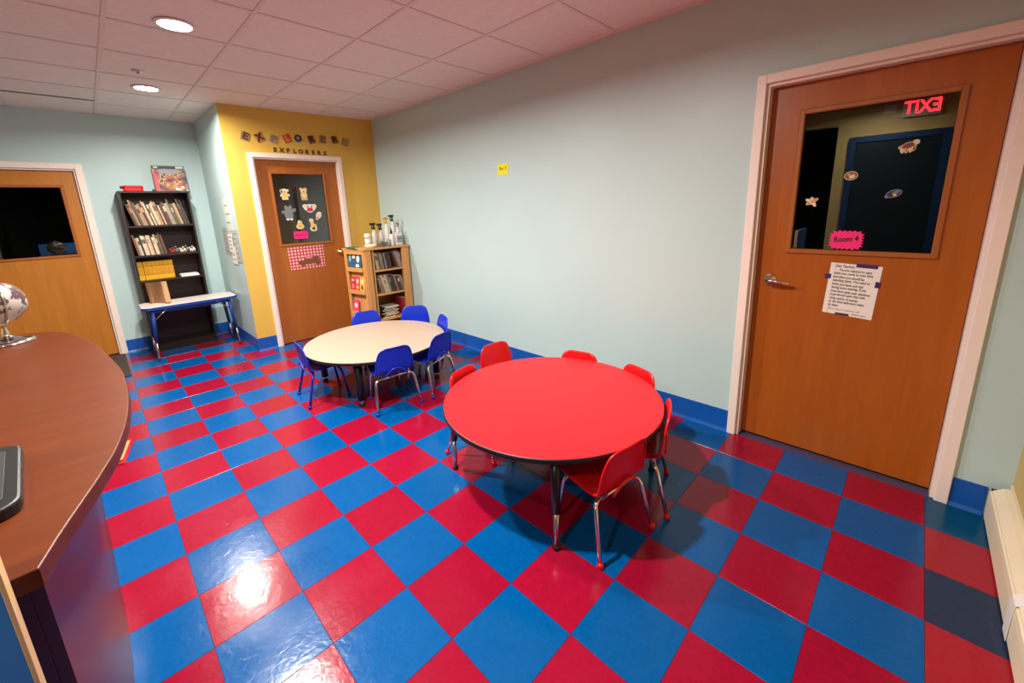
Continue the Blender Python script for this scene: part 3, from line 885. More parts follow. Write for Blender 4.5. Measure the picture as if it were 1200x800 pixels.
for q in ((.0, .088, .126, .146), (-.125, -.098, .052, .078), (.090, .112, .028, .060), (-.05, .010, -.143, -.132)):
    add('tape', flat([(q[0], q[2]), (q[1], q[2]), (q[1], q[3]), (q[0], q[3])], .0006, -.0010), 'purple', nt)

# pink starburst
yg = y4 + .0128
sb = on_wall('starburst_sign', 'hot pink starburst sign reading Room 4 on the door glass', 'sign', F4, 1.972, 1.288, y4 - .0115, math.radians(1))
pts = []
for k in range(44):
    a = 2 * PI * k / 44
    rr = 1.0 if k % 2 == 0 else .84
    c, s = math.cos(a), math.sin(a)
    q = (abs(c) ** 5 + abs(s) ** 5) ** (-1 / 5)
    pts.append((.074 * q * c * rr, .052 * q * s * rr))
add('card', flat(pts), 'pinkp', sb)
add('lettering', text_mesh('Room 4', .042, .0004, 'CENTER', .12, .0009), 'ink', sb, (-.002, -.0015, .004), (0, math.radians(-6), 0)).scale = (.76, 1, 1)

def col(name, r, g, b, rough=.6):
    if name not in M: M[name] = mat(name, srgb(r, g, b), rough)
    return M[name]
C_ = dict(tan=(196, 158, 96), brown=(120, 72, 40), grey=(120, 124, 126), white=(230, 224, 214), pink=(226, 120, 130), yellow=(226, 192, 88), red=(190, 30, 40),
          dark=(52, 40, 36), orange=(222, 120, 50), blue=(120, 140, 180), cream=(226, 206, 160))
def cc(k): return col('print_' + k, *C_[k])
def cutout(label, F, x, z, y, sc, shapes, tilt=0.0, group=None, border='white', name='animal_cutout'):
    """white-edged paper cutout with printed shapes: (cx, cz, rx, rz, angle, colour)"""
    t = on_wall(name, label, 'cutout', F, x, z, y, tilt, group)
    brd = .0045 * sc
    mb = MB()
    for k, (cx, cz, rx, rz, a, c) in enumerate(shapes):
        mb.prism(ell(cx * sc, cz * sc, rx * sc + brd, rz * sc + brd, 16, a), 0, .0006 + .00002 * k, mtx=Matrix.Rotation(PI / 2, 4, 'X'))
    add('paper_edge', mb, col('cutout_edge_' + border, *C_[border]), t)
    for k, (cx, cz, rx, rz, a, c) in enumerate(shapes):
        add('printed_patch', MB().prism(ell(cx * sc, cz * sc, rx * sc, rz * sc, 16, a), .0008, .0012 + .0002 * k, mtx=Matrix.Rotation(PI / 2, 4, 'X')), cc(c), t)
    return t
gd4 = y4 + .0125
G4 = 'animal cutouts on the orange brown door glass'
cutout('white edged four legged animal cutout, highest on the orange brown door glass', F4, 2.155, 1.740, gd4, .70,
       [(0, .008, .034, .018, .3, 'brown'), (.036, .026, .014, .013, 0, 'cream'), (-.030, -.022, .006, .016, .2, 'cream'), (-.008, -.022, .006, .016, 0, 'pink'), (.014, -.020, .006, .016, -.1, 'cream'), (.030, -.012, .005, .016, -.2, 'brown'), (-.038, .0, .010, .006, .5, 'pink')], 0, G4, 'cream')
cutout('round face cutout with pale rim, left of centre on orange brown door glass', F4, 1.953, 1.620, gd4, .70,
       [(0, 0, .036, .028, 0, 'brown'), (.008, -.006, .018, .012, .2, 'cream'), (-.012, .008, .010, .010, 0, 'tan'), (.012, .010, .008, .008, 0, 'pink'), (0, -.014, .010, .006, 0, 'white')], 0, G4, 'cream')
cutout('grey leaf shaped animal cutout with light blue rim on orange brown door glass', F4, 2.130, 1.521, gd4, .70,
       [(0, 0, .040, .022, .35, 'dark'), (.010, .008, .022, .010, .5, 'grey'), (.006, -.010, .010, .008, 0, 'yellow'), (-.034, -.020, .008, .006, 0, 'grey')], 0, G4, 'blue')
cutout('star shaped pale animal cutout near the left edge of the orange brown door glass', F4, 1.797, 1.492, gd4, .68,
       [(0, 0, .022, .018, 0, 'cream'), (.026, .016, .014, .007, .5, 'orange'), (-.026, .014, .014, .007, -.4, 'cream'), (.020, -.022, .007, .014, .5, 'white'), (-.022, -.012, .012, .008, .6, 'orange'), (0, .024, .008, .010, 0, 'cream'), (.004, .002, .012, .008, .3, 'orange')], 0, G4, 'cream')

gd3 = y3 + .0125
G3 = 'animal cutouts on the brown door board'
cutout('cream dog cutout with brown ear, top left on the dark board of the brown door', FY, .521, 1.760, gd3, 1.35,
       [(0, -.014, .022, .024, 0, 'yellow'), (0, .022, .020, .016, 0, 'cream'), (-.022, .020, .008, .014, .3, 'brown'), (.022, .026, .010, .006, .4, 'cream'), (-.024, -.012, .010, .006, .5, 'cream'), (.026, -.010, .010, .006, -.5, 'yellow'), (-.012, -.040, .010, .006, 0, 'cream'), (.012, -.040, .010, .006, 0, 'cream'), (.002, .016, .006, .004, 0, 'dark')], 0, G3, 'white')
cutout('yellow bear cutout with round ears, top right on the dark board of the brown door', FY, .727, 1.758, gd3, 1.4,
       [(0, -.012, .022, .026, 0, 'yellow'), (0, .022, .020, .016, 0, 'cream'), (-.017, .038, .008, .008, 0, 'yellow'), (.017, .038, .008, .008, 0, 'yellow'), (0, -.014, .012, .014, 0, 'cream'), (-.012, -.042, .009, .006, 0, 'tan'), (.012, -.042, .009, .006, 0, 'tan'), (0, .017, .007, .005, 0, 'brown')], 0, G3, 'cream')
cutout('grey cat cutout with raised paws, left on the dark board of the brown door', FY, .535, 1.545, gd3, 1.6,
       [(0, -.016, .024, .030, 0, 'grey'), (0, .022, .020, .016, 0, 'grey'), (-.014, .040, .006, .010, .2, 'grey'), (.014, .040, .006, .010, -.2, 'grey'), (-.032, .004, .012, .008, -.5, 'grey'), (.034, .016, .016, .008, .6, 'grey'), (-.012, -.046, .010, .006, 0, 'white'), (.012, -.046, .010, .006, 0, 'white')], 0, G3, 'grey')
cutout('wide white cow cutout with red mouth, right on the dark board of the brown door', FY, .772, 1.590, gd3, 1.6,
       [(0, .004, .038, .022, 0, 'white'), (0, -.010, .022, .016, 0, 'red'), (-.034, .018, .012, .008, .4, 'cream'), (.034, .018, .012, .008, -.4, 'cream'), (-.014, .012, .006, .006, 0, 'dark'), (.014, .012, .006, .006, 0, 'dark'), (0, -.022, .014, .006, 0, 'pink')], 0, G3, 'white')
cutout('small pale bird cutout leaning right, beside the cow cutout on the brown door board', FY, .862, 1.500, gd3, 1.4,
       [(0, .004, .018, .024, -.4, 'cream'), (-.014, -.020, .008, .012, -.6, 'pink'), (.010, .020, .010, .008, 0, 'white')], 0, G3, 'white')
cutout('yellow duck cutout above the pink sign on the brown door board', FY, .637, 1.400, gd3, 1.45,
       [(0, -.012, .026, .018, 0, 'yellow'), (0, .016, .013, .014, 0, 'cream'), (0, .010, .010, .005, 0, 'orange'), (0, -.010, .014, .006, 0, 'tan'), (-.004, .030, .004, .006, 0, 'yellow')], 0, G3, 'cream')
cutout('cream monkey cutout with long neck, right of the duck on the brown door board', FY, .785, 1.390, gd3, 1.6,
       [(0, -.024, .022, .018, 0, 'cream'), (-.006, .010, .008, .026, .15, 'yellow'), (-.010, .036, .012, .010, 0, 'cream'), (0, -.024, .012, .010, 0, 'dark'), (.012, -.004, .010, .006, .8, 'tan')], 0, G3, 'cream')
ps = on_wall('door_sign', 'hot pink paper sign reading Room 3 at the foot of the brown door board', 'sign', FY, .632, 1.284, gd3, math.radians(1))
add('card', flat([(-.075, -.042), (-.02, -.046), (.03, -.041), (.075, -.044), (.079, 0), (.075, .042), (.02, .046), (-.03, .041), (-.075, .044), (-.079, 0)]), 'pinkp', ps)
add('lettering', text_mesh('Room 3', .036, .0004, 'CENTER', .12, .0005), 'ink', ps, (0, -.0015, 0))
# checkered poster
cp = on_wall('checkered_poster', 'red and white checkered poster with a dark car picture below the brown door board', 'poster', FY, .662, 1.014, y3 - .0012, math.radians(-1))
pm = bpy.data.materials.new('red_gingham'); pm.use_nodes = True
t_ = NT(pm); p_ = t_.n['Principled BSDF']; tc_ = t_.add('ShaderNodeTexCoord'); sx_ = t_.add('ShaderNodeSeparateXYZ'); cx_ = t_.add('ShaderNodeCombineXYZ')
t_.link(tc_.outputs['Object'], sx_.inputs[0]); t_.link(sx_.outputs[0], cx_.inputs[0]); t_.link(sx_.outputs[2], cx_.inputs[1])
ck = t_.add('ShaderNodeTexBrick'); ck.offset = 0.0; ck.squash = 1.0
ck.inputs['Scale'].default_value = 14.0; ck.inputs['Brick Width'].default_value = .5; ck.inputs['Row Height'].default_value = .5; ck.inputs['Mortar Size'].default_value = .11; ck.inputs['Mortar Smooth'].default_value = .1
ck.inputs['Color1'].default_value = srgb(238, 206, 198); ck.inputs['Color2'].default_value = srgb(232, 190, 184); ck.inputs['Mortar'].default_value = srgb(190, 56, 66)
t_.link(cx_.outputs[0], ck.inputs['Vector']); t_.link(ck.outputs['Color'], p_.inputs['Base Color']); p_.inputs['Roughness'].default_value = .6
add('sheet', flat([(-.198, -.132), (.196, -.130), (.200, .132), (-.202, .134)]), pm, cp)
mb = MB()
for q in ((.02, -.055, .130, .030), (.05, -.015, .085, .030), (-.06, -.080, .030, .022), (.11, -.080, .030, .022)):
    mb.prism(ell(q[0], q[1], q[2], q[3], 18), .0009, .0014 + q[0] * .001, mtx=Matrix.Rotation(PI / 2, 4, 'X'))
o = add('printed_car', mb, cc('brown'), cp); o['label'] = 'dark brown car print'
mb = MB(); mb.prism(ell(.02, -.004, .045, .014, 14), .0014, .0018, mtx=Matrix.Rotation(PI / 2, 4, 'X'))
add('printed_window', mb, cc('pink'), cp)

# yellow sticky note on the long wall
sn = on_wall('sticky_note', 'small bright yellow note with handwriting alone on the long pale wall', 'note', F4, -.553, 1.865, -.0012, math.radians(-2))
add('sheet', flat([(-.070, -.049), (.068, -.049), (.066, .047), (-.064, .049)]), 'yelp', sn)
add('lettering', text_mesh('Rm 3', .042, .0004, 'CENTER', .1, .0004), mat('olive_ink', srgb(110, 100, 10), .7), sn, (0, -.0015, .004))

# EXPLORERS: nine collage letter cards and nine small letters on the yellow wall
cards = [(.210, 2.352, 'E', (150, 120, 84), (86, 44, 30), .35), (.345, 2.351, 'X', (176, 120, 60), (84, 28, 26), -.45), (.480, 2.344, 'P', (158, 140, 108), (138, 116, 90), .35), (.621, 2.363, 'L', (186, 64, 30), (220, 130, 70), -.35),
         (.733, 2.368, 'O', (140, 128, 120), (34, 30, 60), 0.1), (.880, 2.369, 'R', (150, 92, 44), (76, 26, 28), -.25), (1.007, 2.380, 'E', (150, 122, 58), (120, 92, 40), .12), (1.146, 2.386, 'R', (154, 100, 44), (80, 22, 26), -.25), (1.272, 2.369, 'S', (150, 120, 58), (170, 142, 84), .3)]
ordn = ['first', 'second', 'third', 'fourth', 'fifth', 'sixth', 'seventh', 'eighth', 'last']
look = ['brown and tan', 'maroon on tan', 'pale grey tan', 'bright orange red', 'dark blue round', 'maroon on brown', 'faded olive tan', 'maroon on ochre', 'pale ochre']
for k, (x, z, ch, c1, c2, tl) in enumerate(cards):
    t = on_wall('letter_card', '%s collage card with letter %s, %s of upper row above the brown door' % (look[k], ch, ordn[k]), 'letter card', FY, x, z, -.0012, tl, 'collage letters above the brown door')
    if k == 4: add('card', flat(ell(0, 0, .040, .040, 24), .003), col('cardcol%d' % k, *c1), t)
    else: add('card', flat([(-.038, -.044), (.040, -.042), (.038, .044), (-.040, .042)], .003), mat('card_print_%d' % k, srgb(*c1), .6, var=.25, vscale=30), t)
    add('letter', text_mesh(ch, .100, .001, 'CENTER', 0, .004), col('cardlet%d' % k, *c2), t, (0, -.0045, .002))
for k, ch in enumerate('EXPLORERS'):
    x = .478 + k * .0668
    z = 2.232 - .0012 * k
    tag(add('wall_letter', text_mesh(ch, .062, .0015, 'CENTER', 0, .0028), mat('brown_letter', srgb(74, 50, 24), .5) if k == 0 else bpy.data.materials['brown_letter'], None,
            WP(FY, x, -.0022, z), (Matrix.Rotation(FY[1], 3, 'Z') @ Matrix.Rotation(random.uniform(-.12, .12), 3, 'Y')).to_euler()),
        'small dark brown letter %s, %s of lower row directly above the brown door frame' % (ch, ordn[k]), 'letter', 'small letters above the brown door')

# papers on the side wall
def sheet(label, x, z, w_, h_, m, tilt=0.0, lines_=4, y=-.0012):
    t = on_wall('pinned_paper', label, 'paper', FS, x, z, y, tilt, 'papers on the side wall')
    add('sheet', flat([(-w_ / 2, -h_ / 2), (w_ / 2, -h_ / 2), (w_ / 2, h_ / 2), (-w_ / 2, h_ / 2)], .001), m, t)
    mb = MB()
    for k in range(lines_):
        zz = h_ / 2 - h_ * (k + .8) / (lines_ + .8)
        mb.box(-w_ * .38, w_ * random.uniform(.1, .38), -.0016, -.0012, zz - .006, zz + .006)
    o = add('printed_lines', mb, col('grey_print', 138, 140, 140), t)
    return t
pg = mat('greenish_paper', srgb(206, 216, 206), .65)
sheet('tall pale paper, highest of the sheets pinned on the side wall', -3.33, 1.545, .30, .36, pg, 0, 3)
sheet('grey printed sheet at the left of the papers on the side wall', -3.62, 1.24, .26, .32, mat('grey_sheet', srgb(168, 176, 170), .65, var=.2, vscale=25), .03, 6)
sheet('grey green sheet at the right edge of the papers on the side wall', -3.165, 1.20, .24, .36, mat('greygreen_sheet', srgb(176, 180, 170), .65, var=.2, vscale=25), -.03, 6, -.0034)
sheet('small bright white sheet in the middle of the side wall papers', -3.40, 1.225, .20, .21, 'paper', .04, 4, -.0084)
sheet('white sheet hanging lowest among the side wall papers', -3.35, 1.09, .20, .20, 'paper', .02, 3, -.0058)

# ------------------------------------------------------------------ black bookshelf
BX0, BX1, BY0, BY1, BZ = .245, .858, 3.945, 4.222, 1.815
bs = thing('bookshelf', 'tall black bookshelf packed with books against the back wall', 'bookshelf', (0, 0, 0))
add('side_panel', MB().box(BX0, BX0 + .018, BY0, BY1, 0, BZ, .001), 'espresso', bs)
add('side_panel', MB().box(BX1 - .018, BX1, BY0, BY1, 0, BZ, .001), 'espresso', bs)
add('top_panel', MB().box(BX0 - .006, BX1 + .006, BY0 - .006, BY1, BZ + .0003, BZ + .020, .002), 'espresso', bs)
add('back_panel', MB().box(BX0 + .0185, BX1 - .0185, BY1 - .008, BY1, .05, BZ), 'espresso', bs)
SHZ = [1.460, 1.130, .845, .46, .085]
for z in SHZ:
    add('shelf', MB().box(BX0 + .0185, BX1 - .0185, BY0 + .004, BY1 - .0085, z - .020, z, .001), 'espresso', bs)
add('kick_plate', MB().box(BX0 + .0185, BX1 - .0185, BY0 + .012, BY0 + .028, 0, .064), 'espresso', bs)

bookm = {}
def bm_(c):
    if c not in bookm: bookm[c] = mat('book_cover_%d' % len(bookm), srgb(*c), .55, var=.12, vscale=25)
    return bookm[c]
def book_mesh(th, d_, h_):
    """spine towards -y, standing, x = thickness; origin bottom centre of spine"""
    cov = MB()
    c = min(.0016, th * .18)
    cov.box(-th / 2, -th / 2 + c, 0, d_, 0, h_); cov.box(th / 2 - c, th / 2, 0, d_, 0, h_)
    cov.box(-th / 2, th / 2, -.0012, .0008, 0, h_)
    pg_ = MB().box(-th / 2 + c, th / 2 - c, .001, d_ - .003, .002, h_ - .002)
    return cov.mesh('cover'), pg_.mesh('pages')
def book(x, y, z, th, d_, h_, colr, lean, label, group, band=None, pages=True):
    """lean < 0 tips the top to the left; x is the left foot of the book"""
    c, p = book_mesh(th, d_, h_)
    a = abs(lean)
    dx = th / 2 * math.cos(a)
    zz = th / 2 * math.sin(a)
    t = thing('book', label, 'book', (x + dx, y, z + zz + .0003), 0, group, rot=(0, lean, 0))
    add('cover', c, bm_(colr), t)
    if pages: add('pages', p, col('page_block', 226, 212, 184), t)
    if band: add('spine_band', MB().box(-th / 2 * .9, th / 2 * .9, -.0018, -.0013, h_ * .6, h_ * .82), bm_(band), t)
    return t
ORD = ['first', 'second', 'third', 'fourth', 'fifth', 'sixth', 'seventh', 'eighth', 'ninth', 'tenth', 'eleventh', 'twelfth', 'thirteenth', 'fourteenth', 'fifteenth', 'sixteenth', 'seventeenth', 'eighteenth', 'nineteenth', 'twentieth']
ORD += ['twenty-' + o_ for o_ in ORD[:9]] + ['thirtieth'] + ['thirty-' + o_ for o_ in ORD[:9]] + ['fortieth']
def tone(c):
    r, g, b_ = c
    v = max(c) ; sat = (max(c) - min(c)) / max(v, 1)
    n = 'dark' if v < 100 else 'pale' if v > 190 else 'medium'
    if sat < .22: h = 'grey'
    elif r >= g >= b_ and g > .80 * r: h = 'olive tan'
    elif r >= g >= b_ and g > .62 * r: h = 'brown'
    elif r >= g: h = 'reddish'
    else: h = 'green'
    return n + ' ' + h
PAL = [(182, 152, 116), (110, 82, 56), (206, 190, 162), (84, 52, 38), (150, 112, 84), (70, 64, 54), (170, 126, 88), (112, 62, 46), (190, 166, 132), (58, 46, 38), (140, 92, 62), (150, 146, 128), (88, 92, 70)]
G_top = 'picture books on the top shelf of the black bookshelf'
def row(x0, x1, y, z, hr, tr, lean, label_fn, group, pal, d_=.17, hmax=.30, band=True):
    x = x0; k = 0
    while True:
        th = random.uniform(*tr); h_ = min(random.uniform(*hr), hmax)
        wd = th / math.cos(lean) + .0006
        if x + wd > x1: break
        c = pal[random.randrange(len(pal))]
        b = pal[random.randrange(len(pal))] if (band and random.random() < .5) else None
        book(x, y + random.uniform(0, .006), z, th, d_, h_, c, -lean if True else lean, label_fn(k, tone(c)), group, b)
        x += wd + .0003; k += 1
    return x, k
# top row: leaning left, tops towards the door
row(BX0 + .082, BX1 - .030, 3.972, SHZ[0], (.225, .290), (.010, .018), .20,
    lambda k, c: 'thin %s picture book, %s from left, top row of black bookshelf' % (c, ORD[k]), G_top, PAL, .19)
xe, n2 = row(BX0 + .052, .560, 3.970, SHZ[1], (.19, .245), (.012, .019), .11,
    lambda k, c: 'thin %s picture book, %s from left, second row of black bookshelf' % (c, ORD[k]), 'picture books on the second shelf of the black bookshelf', PAL, .19)
# figurines beside them
fig = [(.600, 'red'), (.628, 'brown'), (.655, 'grey'), (.690, 'white'), (.722, 'cream'), (.752, 'grey'), (.782, 'white'), (.812, 'white')]
fl_ = ['small red toy animal next to the last leaning book', 'small brown toy animal right of the red one', 'grey toy dinosaur on the second shelf', 'white toy animal standing tallest on the second shelf',
       'cream toy animal in the middle of the toy row', 'dark grey toy animal with pale back among the toys', 'white round toy near the shelf end', 'white toy nearest the right side panel']
for k, (x, c) in enumerate(fig):
    t = thing('toy_animal', fl_[k] + ', black bookshelf', 'toy', (x, 4.00 + .015 * (k % 3), SHZ[1] + .0003), random.uniform(-.4, .4), 'toy animals on the second shelf')
    hh = .045 + .012 * (k % 3)
    mb = MB().sphere((0, 0, hh * .62), .5, 12, 8, (.026, .022, .026 + .006 * (k % 2)))
    for sx in (-.008, .008):
        for sy in (-.007, .007): mb.tube([(sx, sy, 0), (sx, sy, hh * .6)], .0042, 6)
    add('body', mb, cc(c), t)
    add('head', MB().sphere((-.013, 0, hh * 1.05), .009, 10, 8, (1.2, 1, 1)).sphere((-.021, 0, hh * 1.0), .005, 8, 6), cc('cream' if c == 'white' else c), t)
# yellow magazines
x = BX0 + .021
for k in range(25):
    th = random.uniform(.0105, .0135)
    t = thing('magazine', 'yellow spined magazine, %s from left in the yellow row of black bookshelf' % ORD[k], 'magazine', (x + th / 2, 4.038 + random.uniform(0, .004), SHZ[2] + .0003), 0, 'yellow magazines on the third shelf')
    add('cover', MB().box(-th / 2, th / 2, 0, .168, 0, .208, .001), bm_((236, 176, 20) if k % 3 else (226, 164, 24)), t)
    add('spine_print', MB().box(-th * .3, th * .3, -.0012, -.0002, .05, .16), bm_((170, 118, 18)), t)
    x += th + .0006
    if k == 3: x += .004
mb = MB()
t = thing('paper_stack', 'flat stack of white paper right of the yellow magazines', 'paper', (.635, 3.965, SHZ[2] + .0003))
for k in range(3): add('sheet_bundle', MB().box(.002 * k, .175 - .003 * k, .002 * k, .19, .0081 * k, .0081 * k + .008, .001), 'paper', t)
# on top of the bookshelf
ZT = BZ + .0203
t = thing('red_case', 'red zip pouch lying on top of the black bookshelf', 'pouch', (.385, 4.06, ZT))
add('pouch_body', MB().prism(rrect(-.085, .085, -.035, .035, .02), 0, .066, .012), 'red_pl', t)
add('end_tab', MB().box(-.108, -.0855, -.016, .016, .030, .058, .004), 'black', t)
add('zip', MB().tube([(-.085, -.0355, .045), (.085, -.0355, .045)], .003, 6), 'black', t)
t = thing('magazine_display', 'large colourful magazine with red and gold cover standing on the black bookshelf', 'magazine', (.735, 4.09, ZT), 0, None, rot=(math.radians(-8), 0, 0))
cvm = mat('collage_cover', srgb(150, 80, 60), .5, spec=.4)
t_ = NT(cvm); p_ = t_.n['Principled BSDF']; tc_ = t_.add('ShaderNodeTexCoord'); vo = t_.add('ShaderNodeTexVoronoi'); vo.inputs['Scale'].default_value = 22
nz_ = t_.add('ShaderNodeTexNoise'); nz_.inputs['Scale'].default_value = 11; nz_.inputs['Detail'].default_value = 4
t_.link(tc_.outputs['Object'], vo.inputs['Vector']); t_.link(tc_.outputs['Object'], nz_.inputs['Vector'])
cr_ = t_.add('ShaderNodeValToRGB'); cr_.color_ramp.interpolation = 'CONSTANT'; e_ = cr_.color_ramp.elements
e_[0].color = srgb(36, 28, 36); e_[1].position = .39; e_[1].color = srgb(132, 56, 56)
for pz, cz in ((.46, (176, 92, 60)), (.53, (206, 170, 110)), (.57, (60, 36, 44)), (.64, (170, 160, 164))):
    k_ = e_.new(pz); k_.color = srgb(*cz)
t_.link(nz_.outputs['Fac'], cr_.inputs['Fac'])
mxn = t_.add('ShaderNodeMix', data_type='RGBA'); mxn.inputs[0].default_value = .06
t_.link(cr_.outputs['Color'], mxn.inputs[6]); t_.link(vo.outputs['Color'], mxn.inputs[7]); t_.link(mxn.outputs[2], p_.inputs['Base Color'])
add('cover', MB().box(-.150, .150, 0, .008, .002, .300, .002), cvm, t)
add('title_band', MB().box(-.150, .150, -.0012, -.0002, .262, .296), bm_((44, 52, 54)), t)
add('title_block', MB().box(.068, .140, -.0022, -.0014, .270, .292), bm_((206, 208, 200)), t)
add('title_block', MB().box(-.132, -.095, -.0022, -.0014, .270, .290), bm_((190, 190, 186)), t)
add('cover_arch', MB().prism(ell(0, 0, .11, .03, 20), 0, .0008, mtx=Matrix.Translation((0, -.0002, .235)) @ Matrix.Rotation(PI / 2, 4, 'X')), bm_((150, 148, 156)), t)
add('side_strip', MB().box(-.150, -.112, -.0014, -.0004, .02, .20), bm_((196, 76, 84)), t)
add('price_patch', MB().box(.03, .075, -.0014, -.0004, .02, .045), bm_((222, 214, 206)), t)
add('price_patch', MB().box(.085, .115, -.0014, -.0004, .04, .065), bm_((228, 224, 214)), t)
tag(add('black_lid', MB().lathe([(0, 0), (.014, 0), (.015, .006), (.010, .016), (.013, .024), (.0, .028)], seg=14), 'black', None, (.555, 4.03, ZT)), 'tiny black cap on top of the black bookshelf, left of the magazine', 'cap')

# ------------------------------------------------------------------ small white table before the bookshelf
ZW = .605
wt = thing('activity_table', 'small rectangular table with pale grey top and blue legs before the bookshelf', 'table', (0, 0, 0))
TX0, TX1, TY0, TY1 = .190, 1.066, 3.478, 3.905
def chamf(x0, x1, y0, y1, c): return [(x0 + c, y0), (x1 - c, y0), (x1, y0 + c), (x1, y1 - c), (x1 - c, y1), (x0 + c, y1), (x0, y1 - c), (x0, y0 + c)]
add('tabletop', MB().prism(chamf(TX0 + .003, TX1 - .003, TY0 + .003, TY1 - .003, .05), ZW - .020, ZW, .001), 'grey_top', wt)
ob = chamf(TX0, TX1, TY0, TY1, .05); ib = chamf(TX0 + .0029, TX1 - .0029, TY0 + .0029, TY1 - .0029, .05)
mb = MB()
b = bmesh.new()
for za, zb_ in ((ZW - .030, ZW - .001),):
    o1 = [b.verts.new((x, y, za)) for x, y in ob]; o2 = [b.verts.new((x, y, zb_)) for x, y in ob]
    i1 = [b.verts.new((x, y, za)) for x, y in ib]; i2 = [b.verts.new((x, y, zb_)) for x, y in ib]
    for k in range(8):
        j = (k + 1) % 8
        b.faces.new((o1[k], o1[j], o2[j], o2[k])); b.faces.new((o2[k], o2[j], i2[j], i2[k])); b.faces.new((i2[k], i2[j], i1[j], i1[k])); b.faces.new((i1[k], i1[j], o1[j], o1[k]))
bmesh.ops.recalc_face_normals(b, faces=b.faces[:]); mb._take(b)
add('edge_band', mb, 'blue_frame', wt)
add('apron', MB().box(TX0 + .08, TX1 - .08, TY0 + .05, TY0 + .062, ZW - .07, ZW - .0205).box(TX0 + .08, TX1 - .08, TY1 - .062, TY1 - .05, ZW - .07, ZW - .0205), 'blue_frame', wt)
for sx, sy in ((-1, -1), (1, -1), (1, 1), (-1, 1)):
    cx, cy = (TX0 + TX1) / 2, (TY0 + TY1) / 2
    x, y = cx + sx * .372, cy + sy * .17
    l = add('leg', MB().tube([(x - sx * .025, y, ZW - .0205), (x, y, .22)], .017, 12), 'blue_frame', wt)
    add('leg_insert', MB().tube([(x, y, .225), (x + sx * .012, y, .012)], .010, 10), 'chrome', l)
    add('glide', MB().lathe([(0, 0), (.012, 0), (.014, .005), (.011, .014), (0, .016)], (x + sx * .012, y, 0), 12), 'black', l)
    add('brace', MB().tube([(x - sx * .012, y, ZW - .16), (x - sx * .16, y, ZW - .022)], .005, 8), 'steel', wt)
# kraft paper roll
kr = thing('kraft_paper', 'tan kraft paper sheet standing with its rolled end on the small table', 'paper roll', (.295, 3.79, ZW + .0003), math.radians(-8))
b = bmesh.new()
pts = [(x_, .004 * math.sin(x_ * 30)) for x_ in [i_ * .017 for i_ in range(9)]]
cxr, cyr, rr = .160, -.026, .028
for k in range(1, 26):
    a = PI / 2 - 2 * PI * k / 14
    r2 = rr - .0006 * k
    pts.append((cxr + r2 * math.cos(a), cyr + r2 * math.sin(a)))
lo = [b.verts.new((x_, y_ - .11 * min(1, max(0, (x_ - .05) / .09)), .012 * min(1, max(0, (x_ - .05) / .09)))) for x_, y_ in pts]; hi = [b.verts.new((x_ - .012, y_ + .01, .235)) for x_, y_ in pts]
for k in range(len(pts) - 1): b.faces.new((lo[k], lo[k + 1], hi[k + 1], hi[k])).smooth = True
bmesh.ops.solidify(b, geom=b.faces[:], thickness=.0012)
add('sheet', MB()._take(b), 'kraft', kr)
add('lower_flap', MB().box(-.004, .045, -.05, -.006, .0, .0012), 'kraft', kr)

# ------------------------------------------------------------------ maple corner bookcase
WX0, WX1, WY0, WY1, WZ = 2.118, 2.694, 2.245, 2.640, 1.112
bk = thing('bookcase', 'light wooden two sided bookcase in the corner by the yellow wall', 'bookcase', (0, 0, 0))
tpoly = [(WX0 - .012, WY0 - .012), (WX1 + .008, WY0 - .012), (WX1 + .008, WY1 + .01), (WX0 - .085, WY1 + .01)]
add('top_panel', MB().prism(tpoly, WZ - .022, WZ, .002), 'maple', bk)
add('corner_post', MB().box(WX0, WX0 + .072, WY0, WY0 + .024, 0, WZ - .0225, .002), 'maple', bk)
add('side_panel', MB().box(WX1 - .10, WX1, WY0, WY0 + .024, 0, WZ - .0225, .002), 'maple', bk)
add('side_panel', MB().box(WX1 - .022, WX1, WY0 + .0245, WY1, 0, WZ - .0225, .002), 'maple', bk)
add('inner_panel', MB().box(WX0 + .10, WX0 + .116, WY0 + .0245, WY1 - .012, 0, WZ - .0225), 'maple', bk)
add('back_panel', MB().box(WX0 - .06, WX1 - .0225, WY1 - .0115, WY1, 0, WZ - .0225), 'maple', bk)
MS = [.845, .555, .24, .05]
for z in MS:
    add('shelf', MB().box(WX0 + .1165, WX1 - .0225, WY0 + .004, WY1 - .012, z - .018, z, .001), 'maple', bk)
# display side facing left, leaning outwards to the rear
ang = math.atan2(-.072, WY1 - WY0)
DF = Matrix.Translation((WX0, WY0 + .0245, 0)) @ Matrix.Rotation(PI / 2 + .18, 4, 'Z')      # local x runs to the rear, y points right-to-left
L_ = .372
add('display_stile', MB().box(L_ - .045, L_, -.010, .010, 0, WZ - .0225, .002, mtx=DF), 'maple', bk)
add('display_stile', MB().box(0.0, .035, -.010, .010, 0, WZ - .0225, .002, mtx=DF), 'maple', bk)
add('display_back', MB().box(.0355, L_ - .0455, -.034, -.028, .05, WZ - .0225, mtx=DF), 'maple', bk)
DL = [.870, .600, .33, .09]
for z in DL:
    add('display_ledge', MB().box(.0355, L_ - .0455, -.0275, .012, z - .012, z, .001, mtx=DF).box(.0355, L_ - .0455, .0125, .020, z - .032, z + .018, .001, mtx=DF), 'maple', bk)
add('display_rail', MB().box(.0355, L_ - .0455, -.012, .012, WZ - .07, WZ - .0225, .001, mtx=DF), 'maple', bk)
